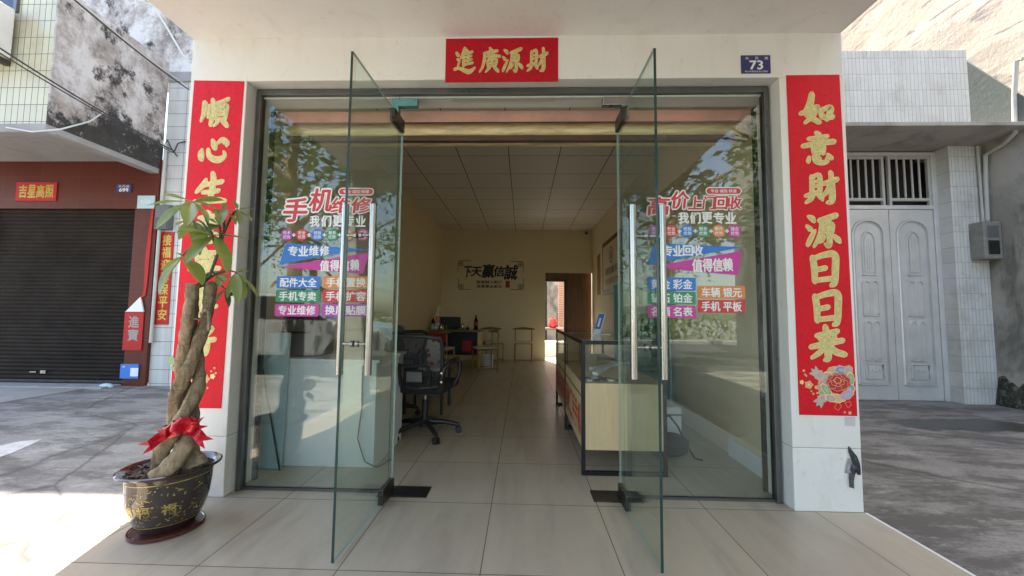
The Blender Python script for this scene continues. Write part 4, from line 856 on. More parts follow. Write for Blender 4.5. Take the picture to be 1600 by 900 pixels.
wallthing('yard_dark_block', B().box(.35,.86,10.6,11.0,GZ,2.4), M['dark_void'], 'tall black block added for the dark void left in the back yard', 'dark block')  # added black block that supplies the dark void on this side
wallthing('gutter_post', B().box(.70,.74,9.9,10.0,GZ,2.6), M['dark_steel'], 'dark post at the left of the back yard', 'post')

# ------------------------------------------------------------------ left neighbour
ln = thing('left_house', 'neighbouring house with brown tiled shopfront and stained balcony wall', 'house', (-5.5,3,0))
obj('side_wall', B().box(-5.45,LO-.02,3.248,3.6,GZ,4.60), M['big_tile'], ln)
obj('wall_cap', B().box(-5.46,LO-.02,3.22,3.6,4.601,4.76), M['canopy_grey'], ln, bevel=.01)
obj('upper_wall', B().box(-9.5,LO-.02,3.55,3.8,4.761,9.0), M['old_plaster'], ln)
obj('front_wall', B().box(-9.5,-8.0,3.20,3.245,GZ,3.36).box(-8.0,-5.795,3.20,3.245,2.60,3.36).box(-5.795,-5.452,3.20,3.245,GZ,3.36), M['brown_tile'], ln)
obj('balcony_slab', B().box(-9.5,-5.60,1.90,3.24,3.33,3.36).box(-9.5,-5.47,1.80,1.90,3.12,3.215).box(-5.60,-5.47,1.90,3.24,3.14,3.215).box(-5.60,-5.59,1.9,3.2,3.215,3.33), M['canopy_grey'], ln)
obj('balcony_front', B().box(-9.5,-5.49,1.822,2.0,3.217,4.8), M['wall_tile_yellow'], ln)
obj('balcony_side', B().box(-5.489,-5.465,1.815,3.24,3.217,4.9), M['old_plaster'], ln)
obj('balcony_floor', B().box(-9.4,-5.5,2.0,3.24,3.37,3.40), M['canopy_grey'], ln)
b = B(); n = 44; vs = []
for i in range(n*4+1):
    z = .04 + (2.595-.04)*i/(n*4); y = 3.245 + (.0,-.012,-.016,-.012)[i%4]
    vs += [(-8.0,y,z),(-5.795,y,z)]
b.add(vs, [(2*i,2*i+1,2*i+3,2*i+2) for i in range(n*4)]); sh = obj('roller_shutter', b, M['shutter'], ln, smooth=60)
obj('bottom_bar', B().box(-7.99,-5.80,3.222,3.26,.0,.039), M['dark_steel'], sh, bevel=.004)
b = B(); b.box(-8.1,-5.7,3.27,3.6,GZ,2.7); obj('void', b, M['dark_void'], ln)
b = B(); p = P(52,581,'Y',3.22); q = P(68,581,'Y',3.22); b.box(p.x-.05,p.x+.05,3.212,3.226,p.z-.008,p.z+.008); b.box(q.x-.04,q.x+.04,3.21,3.226,q.z-.022,q.z+.022); obj('shutter_lock', b, M['steel'], sh)
b = B(); b.box(-9.5,-5.80,2.92,3.199,GZ-.01,-.002); tag(obj('neighbour_step', b, M['canopy_grey'], bevel=.01), 'low concrete step before the brown shutter', 'step')
b = B(); b.box(-9.5,-6.05,1.75,2.919,GZ-.01,-.016); tag(obj('apron', b, mat('apron', (.36,.34,.31), .8, var=.15, vs=3, world=True)), kind='structure')
def sign(name, label, cat, px0, py0, px1, py1, y, m, rows, ink, group=None, th=.012):
    a, c = P(px0,py1,'Y',y), P(px1,py0,'Y',y); fr = facing(y); t = thing(name, label, cat, (a.x,y,a.z), 0, group)
    obj('board', B().prism([(a.x,a.z),(c.x,a.z),(c.x,c.z),(a.x,c.z)], fr, -.001, th), M[m], t)
    b = B(); W, H = c.x-a.x, c.z-a.z
    for s, u0, u1, v0, v1, bo in rows:
        n = len(s)
        if H > W*1.6 and n > 1:
            for i, chx in enumerate(s): q = v1 - (v1-v0)*i/n; text(b, chx, fr, a.x+W*u0, a.x+W*u1, a.z+H*(q-(v1-v0)/n*.86), a.z+H*q, th+.001, 0, bo)
        else:
            for i, chx in enumerate(s): text(b, chx, fr, a.x+W*(u0+(u1-u0)*i/n), a.x+W*(u0+(u1-u0)*(i+.88)/n), a.z+H*v0, a.z+H*v1, th+.001, 0, bo)
    obj('lettering', b, M[ink], t); return t
sign('door_banner', 'red paper banner with gold characters over the brown shutter', 'banner', 25,285,91,314, 3.198, 'red_old', [('吉星高照',.08,.95,.18,.84,.035)], 'gold_dark')
sign('house_number_plate', 'small blue plate reading 69 on the brown tiled wall', 'number plate', 182,288,207,301, 3.198, 'blue_plate', [('东风路',.15,.9,.58,.88,.01),('69号',.22,.85,.10,.50,.04)], 'white_ink')
sign('paper_banner', 'lower scrap of red banner with grey characters on the brown pillar', 'banner', 192,487,226,547, 3.196, 'red_old', [('進寶',.25,.78,.2,.88,.03)], 'grey_ink')
sign('vertical_banner', 'narrow red banner with gold characters on the white tiled wall', 'banner', 242,363,273,507, 3.246, 'red_old', [('接福迎春保平安',.2,.85,.03,.97,.03)], 'gold_dark')
t = sign('blue_notice', 'small blue notice low on the brown pillar', 'notice', 188,569,218,591, 3.196, 'st_blue', [('A',.1,.3,.75,.88,.01)], 'white_ink')
a, c = P(203,588,'Y',3.18), P(216,575,'Y',3.18); obj('white_panel', B().box(a.x,c.x,3.180,3.182,a.z,c.z), M['white_ink'], t)
t = sign('address_plate', 'pale blue street plate at the corner of the brown wall', 'street plate', 215,306,243,326, 3.19, 'pale_blue', [('东风路',.2,.8,.35,.7,.01)], 'white_ink')
b = B(); p = [P(x,y,'Y',3.19) for x,y in ((198,487),(221,464),(226,487))]; b.prism([(q.x,q.z) for q in p], facing(3.19), 0, .02); tag(obj('folded_paper', b, M['white_ink']), 'white folded corner of paper above the banner scrap', 'paper')
b = B(); p = [P(x,y,'Y',3.196) for x,y in ((238,327),(241,327),(231,440),(228,462),(221,467),(225,456),(228,400))]; b.prism([(q.x,q.z) for q in p], facing(3.196), 0, .01); tag(obj('torn_strip', b, M['red_old']), 'torn red strip of paper on the brown wall edge', 'paper strip')
t = thing('junction_box', 'grey electrical box on the white tiled wall above the narrow banner', 'electrical box', (-5.3,3.2,2.3)); obj('box', B().box(-5.44,-5.23,3.15,3.247,2.28,2.65), M['grey_plastic'], t, bevel=.01); obj('cover', B().box(-5.43,-5.24,3.14,3.149,2.30,2.45), M['dark_steel'], t)
wallthing('downpipe', B().tube([(-5.39,3.20,3.62),(-5.40,3.20,2.0),(-5.41,3.20,.6)], .022, 10), M['pvc'], 'thin white pipe running down the tiled wall', 'pipe')
t = thing('air_conditioner', 'white air conditioner unit high on the yellow tiled balcony', 'air conditioner', (-6.4,1.55,4.0))
obj('casing', B().box(-6.85,-5.93,1.45,1.78,3.98,4.58), M['ac'], t, bevel=.015); b = B()
for z in range(3): b.box(-6.80,-6.2,1.443,1.449,4.1+.14*z,4.17+.14*z)
obj('grille', b, M['grey_plastic'], t); obj('bracket', B().box(-6.8,-6.74,1.46,1.82,3.92,3.979), M['dark_steel'], t); obj('bracket', B().box(-6.05,-5.99,1.46,1.82,3.92,3.979), M['dark_steel'], t)
t = thing('balcony_window', 'dark window above the air conditioner', 'window', (-6.6,1.83,4.6)); obj('pane', B().box(-7.4,-5.99,1.80,1.821,4.62,4.9), mat('dark_glass', (.02,.035,.07), .1), t); obj('frame', B().box(-5.99,-5.95,1.79,1.821,4.58,4.9), M['frame_steel'], t)
def cable(pts, r, m, label): tag(obj('cable', B().tube(pts, r, 6), M[m]), label, 'cable', 'overhead cables on the left house')
def sag(a, c, s, n=12): return [a + (c-a)*(i/n) + Vector((0,0,-s*4*(i/n)*(1-i/n))) for i in range(n+1)]
cable(sag(P(112,-4,'Y',1.2), P(295,140,'Y',3.1), .03), .010, 'cable', 'upper black cable crossing the stained balcony wall')
cable(sag(P(118,-4,'Y',1.2), P(297,136,'Y',3.12), .05), .008, 'cable_white', 'upper pale cable crossing the stained balcony wall')
cable(sag(P(-5,72,'Y',1.3), P(272,236,'Y',3.15), .04), .010, 'cable', 'lower black cable crossing the stained balcony wall')
cable(sag(P(-5,80,'Y',1.3), P(270,238,'Y',3.16), .03), .008, 'cable', 'lowest black cable of the pair crossing the balcony wall')
cable([P(10,199,'Y',1.78), P(50,206,'Y',1.78), P(95,202,'Y',1.78), P(140,190,'Y',2.2), P(185,160,'Y',2.6), P(210,140,'Y',2.9)], .009, 'cable_white', 'loose white cable drooping under the balcony corner')
cable([P(215,0,'Y',2.9), P(240,10,'Y',3.0), P(262,45,'Y',3.1), P(285,85,'Y',3.2), P(298,98,'Y',3.24)], .014, 'cable_white', 'pale conduit near the top of the stained wall')
cable([P(256,228,'Y',3.2), P(262,219,'Y',3.18), P(268,233,'Y',3.18), P(277,244,'Y',3.18), P(272,238,'Y',3.17), P(278,224,'Y',3.2), P(290,221,'Y',3.24)], .010, 'cable', 'short loop of black cable on the white tiles')
wallthing('hose_reel', B().blob(P(166,604,'Y',3.05), .10, .05, .05, 12), M['pale_blue'], 'pale blue cloth bundle at the foot of the brown pillar', 'bundle')

# ------------------------------------------------------------------ right neighbour
rn = thing('gate_house', 'white tiled gatehouse with a flat roof over the grey metal gate', 'gatehouse', (5,3,0))
obj('parapet', B().box(2.6,5.47,2.33,2.5,3.45,4.37), M['wall_tile'], rn)
obj('roof_slab', B().box(2.6,6.19,2.30,3.9,3.40,3.449), M['soffit_dark'], rn, bevel=.006)
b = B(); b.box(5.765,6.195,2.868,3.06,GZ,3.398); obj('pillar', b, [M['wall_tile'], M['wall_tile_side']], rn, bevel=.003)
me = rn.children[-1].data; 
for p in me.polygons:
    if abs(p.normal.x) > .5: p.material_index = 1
obj('gate_wall', B().box(2.6,4.42,3.07,3.3,GZ,3.398), M['plaster_moss'], rn)
obj('shadow_wedge', B().prism([(-3.9,3.45),(-2.33,3.45),(-2.33,3.75),(-2.98,4.72),(-3.9,4.72)], frame((6.15,0,0),(0,-1,0),(0,0,1),(-1,0,0)), 0, .03), M['wedge_shade'], rn)  # added dark wedge, cut to the outline of a shadow on the boundary wall
obj('back_wall', B().box(4.42,6.19,3.45,3.5,2.6,3.398), M['dark_void'], rn)
wallthing('rear_sun_blocker', B().box(1.951,4.42,3.4,9.0,GZ,15.0), M['plaster_moss'], 'added unseen block behind the gatehouse that shades the right ground', 'sun blocker')  # unseen block added to keep the sun off the ground at right
t = thing('boundary_wall', 'tall stained plaster wall along the right side', 'wall', (6.4,2,0))
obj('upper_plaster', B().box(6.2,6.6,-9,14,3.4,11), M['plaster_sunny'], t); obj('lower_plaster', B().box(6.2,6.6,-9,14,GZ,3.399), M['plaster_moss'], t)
b = B(); random.seed(5); vs = []
n = 240
for i in range(n+1):
    y = -3 + 5.86*i/n; h = .34 + .07*math.sin(i*.13) + .035*math.sin(i*.61+1) + .02*math.sin(i*1.7) + random.uniform(-.02,.02); vs += [(6.15 + random.uniform(-.015,.01),y,GZ),(6.17 + random.uniform(-.012,.006),y,h*.5),(6.199,y,h)]
b.add(vs, [(3*i+j, 3*i+3+j, 3*i+4+j, 3*i+1+j) for i in range(n) for j in (0,1)]); obj('moss_band', b, M['moss'], t)
# metal gate
t = thing('metal_gate', 'grey double leaf metal gate with arched panels and a barred top', 'gate', (5.1,3.05,0))
obj('gate_frame', B().box(4.42,4.50,3.03,3.10,GZ,3.38).box(5.70,5.765,3.03,3.10,GZ,3.38).box(4.50,5.70,3.03,3.10,2.575,2.63).box(4.50,5.70,3.03,3.10,3.335,3.38), M['gate_metal'], t, bevel=.004)
obj('dark_backing', B().box(4.42,5.76,3.30,3.32,2.6,3.39), M['dark_void'], t)
def ring(b, pts, r, y):
    b.tube([(p[0],y,p[1]) for p in pts] + [(pts[0][0],y,pts[0][1])], r, 6, cap=False)
for x0, x1 in ((4.505,5.098),(5.108,5.695)):
    lf = obj('gate_leaf', B().box(x0,x1,3.045,3.075,GZ+.004,2.57), M['gate_metal'], t, bevel=.003)
    c = (x0+x1)/2
    def arch(xa, xb, z0, z1, sh, n=8):
        r = (xb-xa)/2; return [(xa,z0),(xb,z0),(xb,z1-sh)] + [((xa+xb)/2 + r*math.cos(math.pi*k/n), z1-sh + sh*math.sin(math.pi*k/n)) for k in range(1,n)] + [(xa,z1-sh)]
    b = B(); ring(b, arch(x0+.09,x1-.09,.18,2.42,.18), .019, 3.043); ring(b, arch(x0+.115,x1-.115,.205,2.39,.165), .007, 3.043)
    obj('outer_moulding', b, M['gate_metal'], lf, smooth=60)
    fr = facing(3.045); b = B()
    for pts in (arch(c-.085,c+.085,1.66,2.26,.13), arch(c-.10,c-.012,1.10,1.58,.05), arch(c+.012,c+.10,1.10,1.58,.05), arch(c-.10,c-.012,.50,1.03,.05), arch(c+.012,c+.10,.50,1.03,.05), [(c-.115,.26),(c+.115,.26),(c+.115,.45),(c-.115,.45)]):
        ring(b, pts, .016, 3.043); xs = [p[0] for p in pts]; zs = [p[1] for p in pts]; mx, mz = sum((min(xs),max(xs)))/2, (min(zs)+max(zs))/2
        b.prism([(mx+(p[0]-mx)*.72, mz+(p[1]-mz)*.88) for p in pts], fr, 0, .012)
    for k in (-1,0,1): b.tube([(c+k*.028,3.032,1.74),(c+k*.028,3.032,2.16)], .006, 6)
    for k in (-1,1): b.tube([(c+k*.07,3.03,.36),(c+k*.045,3.03,.385),(c+k*.02,3.03,.345),(c,3.03,.37)], .007, 6)
    obj('raised_panels', b, M['gate_metal'], lf, smooth=50)
for xa, xb in ((4.50,5.075),(5.13,5.70)):
    b = B(); b.box(xa,xa+.035,3.05,3.085,2.632,3.334); b.box(xb-.035,xb,3.05,3.085,2.632,3.334); b.box(xa+.035,xb-.035,3.05,3.085,2.70,2.735); b.box(xa+.035,xb-.035,3.05,3.085,3.295,3.33)
    n = 4
    for k in range(1,n+1): x = xa+.035+(xb-xa-.07)*k/(n+1); b.tube([(x,3.067,2.735),(x,3.067,3.295)], .013, 8)
    obj('barred_panel', b, mat('bar_paint', (.5,.5,.48), .5, .1), t)
t = thing('electricity_meter', 'grey electricity meter box on the white tiled gate pillar', 'meter box', (6.07,2.8,1.84)); obj('case', B().box(5.955,6.185,2.70,2.866,1.84,2.33), M['meter'], t, bevel=.012); obj('window', B().box(6.0,6.14,2.693,2.699,2.12,2.27), M['grey_plastic'], t, bevel=.003); obj('flap', B().box(6.0,6.14,2.693,2.699,1.90,2.08), M['dark_steel'], t, bevel=.003)
p0, p1, p2, p3, p4 = P(1598,92,'X',6.12), P(1588,95,'X',6.12), P(1586,208,'X',6.1), P(1537,236,'Y',2.84), None
wallthing('drain_pipe', B().tube([p0, p1, P(1585,150,'X',6.12), p2, Vector((6.165,2.6,3.30)), Vector((6.165,2.80,3.24)), Vector((6.165,2.82,2.9)), Vector((6.165,2.83,2.36))], .024, 10), M['pvc'], 'thin white pipe bending down past the gatehouse roof', 'pipe')
wallthing('meter_pipe', B().tube([(6.11,2.835,3.38),(6.115,2.835,2.34)], .014, 8), M['pvc'], 'thin conduit running down to the meter box', 'pipe')

# ------------------------------------------------------------------ potted money tree
PC = Vector((-1.705, -.435, 0)); RIMZ = .305
t = thing('flower_pot', 'dark glazed flower pot with gold pattern left of the doors', 'flower pot', PC + Vector((0,0,.02)))
prof = [(.108,.020),(.112,.030),(.124,.045),(.149,.10),(.162,.16),(.168,.22),(.170,.265),(.174,.283),(.192,.292),(.205,.299),(.207,.306),(.200,.310),(.180,.300),(.165,.275),(.155,.24)]
RA = math.radians(38)
obj('bowl', B().lathe([(r,z) for r,z in prof], PC, 56, 0, 1.0, .9, RA), M['pot'], t, smooth=45)
def onpot(a, z, d):
    for (r0,z0),(r1,z1) in zip(prof[2:7], prof[3:8]):
        if z0 <= z <= z1 + 1e-6: r = r0 + (r1-r0)*(z-z0)/(z1-z0); break
    r += d; x, y = r*math.cos(a), r*math.sin(a)*.9
    return PC + Vector((x*math.cos(RA) - y*math.sin(RA), x*math.sin(RA) + y*math.cos(RA), z))
b = B()
for z in (.262, .058):
    n = 72; b.add([onpot(2*math.pi*k/n, z+dz, .0012) for k in range(n) for dz in (0,.0045)], [(2*k, (2*k+2)%(2*n), (2*k+3)%(2*n), 2*k+1) for k in range(n)])
random.seed(21)
def potpoly(ca, cz, pts, d=.0012): b.add([onpot(ca + x/.145, cz + z, d) for x, z in pts], [tuple(range(len(pts)))])
for k in range(330):
    a, z = random.uniform(0, 2*math.pi), random.uniform(.07,.255); s = random.uniform(.002,.0055); q = random.uniform(0,3)
    if k % 3 == 0:
        L = random.uniform(.012,.026); cv = random.uniform(-.9,.9); pts = [(L*(i/5-.5)*math.cos(q + cv*(i/5)), L*(i/5-.5)*math.sin(q + cv*(i/5))) for i in range(6)]
        up_ = [(x - .0018*math.sin(q), zz + .0018*math.cos(q)) for x, zz in pts]; dn = [(x + .0018*math.sin(q), zz - .0018*math.cos(q)) for x, zz in pts][::-1]
        if .07 < z < .24: potpoly(a, z, dn[::-1] + up_[::-1])
    else: potpoly(a, z, [(s*math.cos(q+i), s*.8*math.sin(q+i)) for i in range(6)])
gv, gf = glyphs('福', .02); ax_, bx_ = min(v[0] for v in gv), max(v[0] for v in gv); az_, bz_ = min(v[1] for v in gv), max(v[1] for v in gv)
for ca in [math.radians(q) - RA for q in (-112,-83,-48,-140,150,60)]:
    cz = .145; S = .052
    b.add([onpot(ca + ((x-ax_)/(bx_-ax_)-.5)*S*.95/.145, cz + ((z-az_)/(bz_-az_)-.5)*S, .0018) for x, z in gv], gf)
obj('gold_pattern', b, M['pot_gold'], t)
b = B(); n = 40; vs = [PC + Vector((0,0,.292))]
for i in range(1,6):
    for j in range(n):
        a = 2*math.pi*j/n; r = .168*i/5; x, y = r*math.cos(a), r*math.sin(a)*.9; vs.append(PC + Vector((x*math.cos(RA)-y*math.sin(RA), x*math.sin(RA)+y*math.cos(RA), .288 + random.uniform(-.006,.007) + .006*(1-i/5))))
b.add(vs, [(0,1+j,1+(j+1)%n) for j in range(n)] + [(1+(i-1)*n+j, 1+i*n+j, 1+i*n+(j+1)%n, 1+(i-1)*n+(j+1)%n) for i in range(1,5) for j in range(n)]); obj('soil', b, M['soil'], t, smooth=80)
b = B()
for k in range(170):
    a, r = random.uniform(0,6.28), .160*math.sqrt(random.random()); x, y = r*math.cos(a), r*math.sin(a)*.9
    c = PC + Vector((x*math.cos(RA)-y*math.sin(RA), x*math.sin(RA)+y*math.cos(RA), .298)); d = Vector((random.uniform(-1,1),random.uniform(-1,1),random.uniform(-.4,.4))).normalized(); e2 = d.cross(Vector((random.random(),random.random(),1))).normalized(); L = random.uniform(.006,.017)
    b.obox(c, d*L, e2*L*.45, d.cross(e2)*.003)
o = obj('bark_chips', b, M['chip'], t); o['kind'] = 'stuff'
t = thing('saucer', 'dark red saucer under the glazed flower pot', 'saucer', PC)
obj('dish', B().lathe([(.10,.002),(.136,.004),(.147,.012),(.149,.022),(.142,.022),(.134,.0125),(.001,.011)], PC, 48, 0, 1, .92, RA), [M['pot']], t, smooth=40)
obj('red_rim', B().lathe([(.1492,.004),(.1502,.012),(.150,.018)], PC, 48, 0, 1, .92, RA), M['saucer_red'], t, smooth=40)
# braided trunks
mt = thing('money_tree', 'braided money tree with cut tops and drooping hand shaped leaves in the glazed pot', 'money tree', PC + Vector((0,0,.29)))
TB0 = PC + Vector((.045,-.035,.285)); TOP = P(311,440,'Y',-.44)
def axis(q): 
    c = TB0 + (TOP-TB0)*q; lean = math.sin(q*math.pi)*.012; return c + Vector((lean,0,0))
H = 4
for k in range(3):
    pts, rs = [], []; n = 96
    for i in range(n+1):
        q = i/n; ph = 2*math.pi*k/3 + q*2*math.pi*1.45*min(1, 1.12 - .3*q) + .5
        R_ = .034*(1-q)**2.2 + .0325 + .005*math.sin(q*17) - .004*math.sin(q*6); 
        if q < .06: R_ += (.06-q)*.5
        if q > .78: R_ += (q-.78)*(.10,.05,.07,.03)[k]
        ph = ph if q < .78 else 2*math.pi*k/3 + .78*2*math.pi*1.45*(1.12-.3*.78) + .5 + (q-.78)*.6
        p = axis(q*(1.0,.965,.985,1.015)[k]) + Vector((math.cos(ph)*R_, math.sin(ph)*R_*.9, 0)); pts.append(p)
        rs.append((.0275 - .002*q + .012*(1-q)**2.5)*(1 + .09*math.sin(i*.30+k*2) + .05*math.sin(i*.9+k) + random.uniform(-.045,.045)) + (.010*(1-q/.08) if q < .08 else 0))
    z_extra = (.0,.012,-.02,.005)[k]
    b = B(); b.tube(pts, rs, 18); b.m[-1] = 1
    for i in range(len(b.v)):
        v_ = Vector(b.v[i]); c_ = pts[i//18]; o_ = v_ - c_; ang = i % 18
        b.v[i] = tuple(c_ + o_*(1 + .07*math.sin(ang*1.05 + k) + .05*math.sin(ang*2.1 + i//18*.11) + random.uniform(-.025,.025)))
    obj('trunk', b, [M['bark'], M['cut_wood']], mt, smooth=60)
# a wire tie round the trunks and a hanging dry loop
b = B(); c = axis(.80); b.tube([c + Vector((.058*math.cos(a), .055*math.sin(a), .004*math.sin(3*a))) for a in [2*math.pi*i/20 for i in range(21)]], .004, 6); b.tube([c + Vector((.05,-.03,.02)), c + Vector((.075,-.03,.045)), c + Vector((.095,-.03,.03)), c + Vector((.10,-.03,-.03)), c + Vector((.095,-.03,-.06))], [.007,.009,.010,.009,.004], 8); obj('dry_tie', b, M['bark'], mt, smooth=60)
def leafmesh(hub, d, L, W, droop, roll=0., fold=.18):
    d = d.normalized(); side = d.cross(Vector((0,0,1)))
    if side.length < .15: side = d.cross(Vector((0,1,0)))
    side.normalize(); up = side.cross(d).normalized(); side = (side*math.cos(roll) + up*math.sin(roll)).normalized(); up = side.cross(d).normalized()
    b = B(); n = 10; vs = []
    for i in range(n+1):
        q = i/n; wd = W*(math.sin(math.pi*(q**.9)*.98 + .02))**.85*(.55 + .45*q)*1.08 if 0 < i < n else W*.015
        c = hub + d*L*(.06 + .94*q) + Vector((0,0,-1))*droop*L*q*q
        wav = .02*L*math.sin(q*9 + L*50)
        for s in (-1,-.5,0,.5,1): vs.append(c + side*s*wd/2 + up*(abs(s)*wd*fold + (wav*abs(s)*.5)))
    b.add(vs, [(5*i+j, 5*i+j+1, 5*i+6+j, 5*i+5+j) for i in range(n) for j in range(4)])
    b.tube([hub, hub + d*L*.10], .0028, 6, 1)
    return b
right, upv, tow = Vector((.75,.66,0)), Vector((0,0,1)), Vector((.66,-.75,0))
def spray(hpx, hpy, y, leaves, twig_from=None, mk='leaf', bend=.03):
    hub = P(hpx, hpy, 'Y', y)
    if twig_from is not None:
        a = twig_from; mdl = (a+hub)/2 + Vector((0,0,bend)); obj('branch', B().tube([a, (a+mdl)/2, mdl, (mdl+hub)/2 + Vector((0,0,bend*.4)), hub], [.007,.0065,.006,.005,.004], 8), M['twig'], mt, smooth=60)
    for (tx, ty, dep, wd, dr) in leaves:
        tip = P(tx, ty, 'Y', y + dep); v = tip - hub; L = v.length
        tgt = v + Vector((0,0,dr*L)); 
        obj('leaf', leafmesh(hub, tgt, L*1.04, wd*1.15, dr, random.uniform(-.45,.45)), [M[mk], M['petiole']], mt, smooth=70)
tops = [axis(1.0) + Vector((math.cos(a)*.03, math.sin(a)*.03, 0)) for a in (0,1.6,3.1,4.7)]
main = P(338,375,'Y',-.43)
obj('branch', B().tube([axis(.985) + Vector((.015,-.02,0)), P(328,430,'Y',-.45), P(341,395,'Y',-.44), P(350,362,'Y',-.44)], [.008,.0075,.007,.006], 8), M['twig'], mt, smooth=60)
spray(300,315,-.46, [(234,321,-.08,.05,.12),(256,305,.05,.05,.05),(349,313,.04,.055,.05),(254,352,-.12,.075,.2),(293,350,-.14,.07,.3),(340,330,-.02,.045,.15),(322,346,-.12,.04,.25),(270,340,-.10,.06,.2)], P(341,395,'Y',-.44), bend=.05)
spray(348,327,-.40, [(371,334,.0,.04,.1),(366,349,-.06,.04,.2),(334,331,.0,.04,.15),(345,351,-.1,.06,.5),(352,318,.06,.03,0)], P(350,362,'Y',-.44), bend=.02)
spray(371,328,-.38, [(395,326,0,.032,.02),(365,314,.02,.03,0),(392,345,-.04,.032,.1),(374,349,-.05,.035,.25)], P(350,362,'Y',-.44), bend=.02)
spray(335,367,-.44, [(388,374,-.03,.055,.04),(278,361,-.05,.05,.1),(303,376,-.10,.05,.2),(297,405,-.12,.075,.15),(349,418,-.10,.08,.35),(312,362,.05,.05,.05)], P(341,395,'Y',-.44), bend=.01)
spray(284,400,-.48, [(256,450,-.06,.095,.2),(310,440,-.05,.085,.25),(262,432,.05,.06,.3),(275,396,-.08,.03,.1)], P(333,370,'Y',-.44), bend=.02)
spray(338,430,-.42, [(358,425,.02,.03,.05),(352,441,-.04,.035,.15),(322,436,-.02,.035,.1),(343,449,-.06,.03,.3),(330,422,.02,.025,0),(362,437,.03,.03,.1)], axis(.99))
spray(368,425,-.40, [(380,463,-.02,.055,.15),(371,467,-.09,.05,.3),(397,460,.02,.05,.2),(389,424,.02,.03,.05),(358,459,-.03,.035,.25)], axis(.98), bend=.03)
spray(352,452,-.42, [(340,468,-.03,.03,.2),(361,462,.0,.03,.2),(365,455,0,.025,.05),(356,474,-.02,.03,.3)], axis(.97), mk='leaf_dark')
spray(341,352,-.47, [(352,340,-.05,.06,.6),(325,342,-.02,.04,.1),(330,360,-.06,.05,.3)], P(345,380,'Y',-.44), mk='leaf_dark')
spray(300,345,-.40, [(284,370,.02,.05,.3),(318,372,-.02,.05,.3),(308,388,-.06,.06,.4),(276,352,.04,.045,.1)], P(333,370,'Y',-.44))
# ribbon bow
rb = thing('ribbon_bow', 'glossy red ribbon bow tied round the braided trunk', 'ribbon bow', P(285,660,'Y',-.48))
C0 = axis(.245); b = B()
n = 28; vs = []
for i in range(n):
    a = 2*math.pi*i/n; r = .072
    for dz in (-.018,.0,.018): vs.append(C0 + Vector((r*math.cos(a), r*.95*math.sin(a), dz + .012*math.cos(a) - .01)))
b.add(vs, [(3*i+j, 3*((i+1)%n)+j, 3*((i+1)%n)+1+j, 3*i+1+j) for i in range(n) for j in (0,1)]); obj('band', b, M['ribbon'], rb, smooth=50)
K = C0 + tow*.092 + Vector((.012,0,.01))
def strip(p, wdir, wd, tp=1.0, notch=False):
    b = B(); k = len(p); vs = []
    for i, q in enumerate(p):
        h = wd*(1 - (1-tp)*i/(k-1)); wv = wdir[i] if isinstance(wdir, list) else wdir
        vs += [q - wv*h, q + tow*.004, q + wv*h]
    fs = [(3*i+j, 3*i+3+j, 3*i+4+j, 3*i+1+j) for i in range(k-1) for j in (0,1)]
    b.add(vs, fs)
    return b
for k in range(7):
    a = [0.15,.75,1.5,2.25,2.9,-.35,3.5][k]; L = [.058,.05,.042,.046,.05,.046,.045][k]; d = right*math.cos(a) + upv*math.sin(a); pr_ = (right*-math.sin(a) + upv*math.cos(a))
    pts = [K + d*L*math.sin(q*math.pi)**.8*(1 if q < 1 else 1) + tow*(.028*math.sin(q*2*math.pi)+.012) for q in [i/12 for i in range(13)]]
    obj('loop', strip(pts, (pr_*.8 + tow*.4).normalized(), .021), M['ribbon'], rb, smooth=60)
for d, L in ((right*-.82 + upv*-.30, .125),(right*-.9 + upv*-.05,.065),(right*.75 + upv*-.6,.095),(right*.9 + upv*.35,.055)):
    d = d.normalized(); pr_ = d.cross(tow).normalized(); pts = [K + d*L*i/8 + tow*(.02*math.sin(i*.9)) + upv*(-.02*(i/8)**2) for i in range(9)]
    b = strip(pts, pr_, .024); e = pts[-1]; j = len(b.v); b.add([e - pr_*.024, e + tow*.004, e + d*.035 - pr_*.026], [(0,1,2)]); b.add([e + tow*.004, e + pr_*.024, e + d*.035 + pr_*.026], [(0,1,2)])
    obj('tail', b, M['ribbon'], rb, smooth=60)

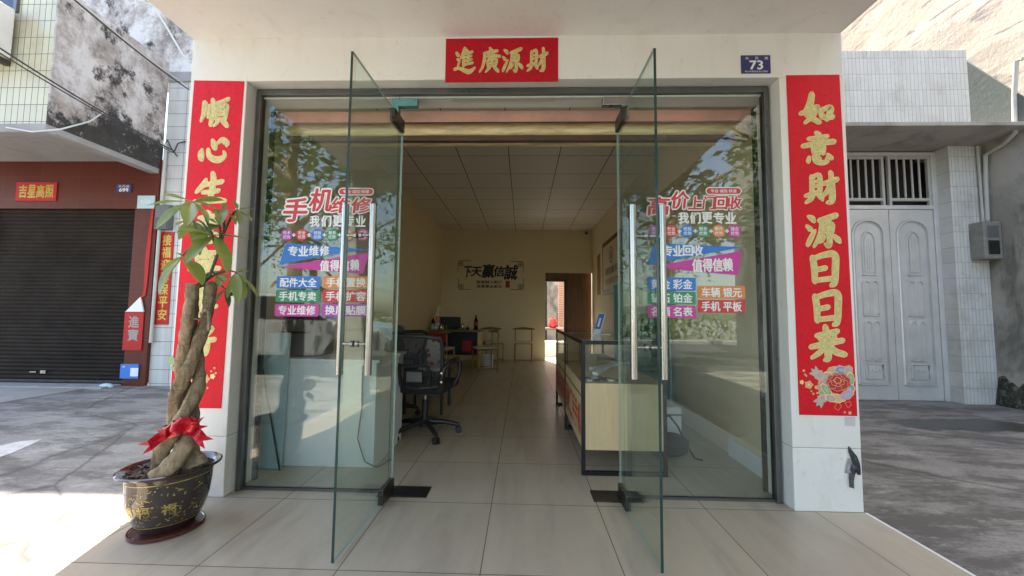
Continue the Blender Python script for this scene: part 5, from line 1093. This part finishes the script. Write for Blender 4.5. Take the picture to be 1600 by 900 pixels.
# ------------------------------------------------------------------ across the street (mirrored in the glass)
def tree(x, y, h, r, label, seed, m='tree_leaf', n=2600):
    random.seed(seed); t = thing('street_tree', label, 'tree', (x,y,GZ), 0, 'street trees across the road')
    b = B(); b.tube([(x,y,GZ),(x+.1,y,h*.3),(x-.05,y+.1,h*.55),(x+.1,y,h*.85)], [.17,.13,.10,.04], 10)
    for k in range(6):
        a = k*1.05; b.tube([(x,y,h*(.38+.06*k)), (x+math.cos(a)*r*.45, y+math.sin(a)*r*.45, h*(.55+.05*k)), (x+math.cos(a)*r*.8, y+math.sin(a)*r*.8, h*(.62+.05*k))], [.07,.045,.015], 7)
    obj('trunk', b, M['bark'], t, smooth=60)
    cl = [(random.uniform(-1,1)*r*.7, random.uniform(-1,1)*r*.7, h*(.42+.55*random.random()), random.uniform(.35,.75)*r*.6) for _ in range(16)]
    b = B()
    for k in range(n):
        cx, cy, cz, cr = cl[k % len(cl)]; d = Vector((random.gauss(0,1),random.gauss(0,1),random.gauss(0,.8))).normalized()*cr*random.random()**.4
        p = Vector((x+cx,y+cy,cz)) + d; u1 = Vector((random.gauss(0,1),random.gauss(0,1),random.gauss(0,.5))).normalized(); v1 = u1.cross(Vector((random.gauss(0,1),random.gauss(0,1),random.gauss(0,1)))).normalized(); s = random.uniform(.07,.14)
        b.add([p-u1*s, p+v1*s*.45, p+u1*s, p-v1*s*.45], [(0,1,2,3)])
    obj('crown', b, M[m], t)
tree(-4.6,-5.2,7.0,2.6,'leafy tree by the near kerb, left of the shop',31)
tree(2.6,-5.0,6.6,2.3,'leafy tree by the near kerb, right of the shop',32)
tree(6.5,-6.5,7.5,2.8,'larger tree at the right end of the near kerb',33)
for k, (x, y, h) in enumerate(((-13,-16,8),(-8,-15,9),(-3,-16,8.5),(2,-15.5,9),(7,-16,8),(12,-15,9))):
    tree(x, y, h, 3.2, 'dense pale green tree in the row on the far side of the road', 50+k, 'hedge_leaf', 1500)
b = B(); random.seed(9)
for k in range(5000):
    p = Vector((random.uniform(-20,20), -14 + random.uniform(-.4,.4), random.uniform(.1,1.1))); u1 = Vector((random.gauss(0,1),random.gauss(0,1),random.gauss(0,1))).normalized(); v1 = u1.cross(Vector((0,.3,1))).normalized(); s = random.uniform(.08,.16)
    b.add([p-u1*s, p+v1*s*.5, p+u1*s, p-v1*s*.5], [(0,1,2,3)])
tag(obj('hedge', b, M['hedge_leaf']), kind='stuff')
# parked car
t = thing('parked_car', 'silver hatchback parked at the kerb across the pavement', 'car', (-4.2,-4.6,GZ)); cx, cy = -4.3, -5.0
side = [(-2.0,.35),(2.0,.35),(2.08,.6),(1.95,.82),(1.1,.95),(.45,1.42),(-.9,1.45),(-1.65,1.0),(-2.05,.85),(-2.08,.5)]
fr = frame((cx,cy,GZ),(1,0,0),(0,0,1),(0,1,0))
obj('body', B().prism(side, fr, -.82, .82), M['car_paint'], t, bevel=.08, segs=3)
obj('window', B().prism([(.98,.97),(.42,1.36),(-.85,1.38),(-1.45,1.0)], fr, -.826, .826), mat('car_glass', (.02,.025,.03), .05), t)
for x in (-1.3,1.3):
    for s in (-1,1):
        wl = obj('wheel', B().tube([(cx+x,cy+s*.66,GZ+.33),(cx+x,cy+s*.86,GZ+.33)], .33, 24), M['tyre'], t, smooth=40); obj('rim', B().tube([(cx+x,cy+s*.85,GZ+.33),(cx+x,cy+s*.87,GZ+.33)], .2, 10), M['steel'], wl)
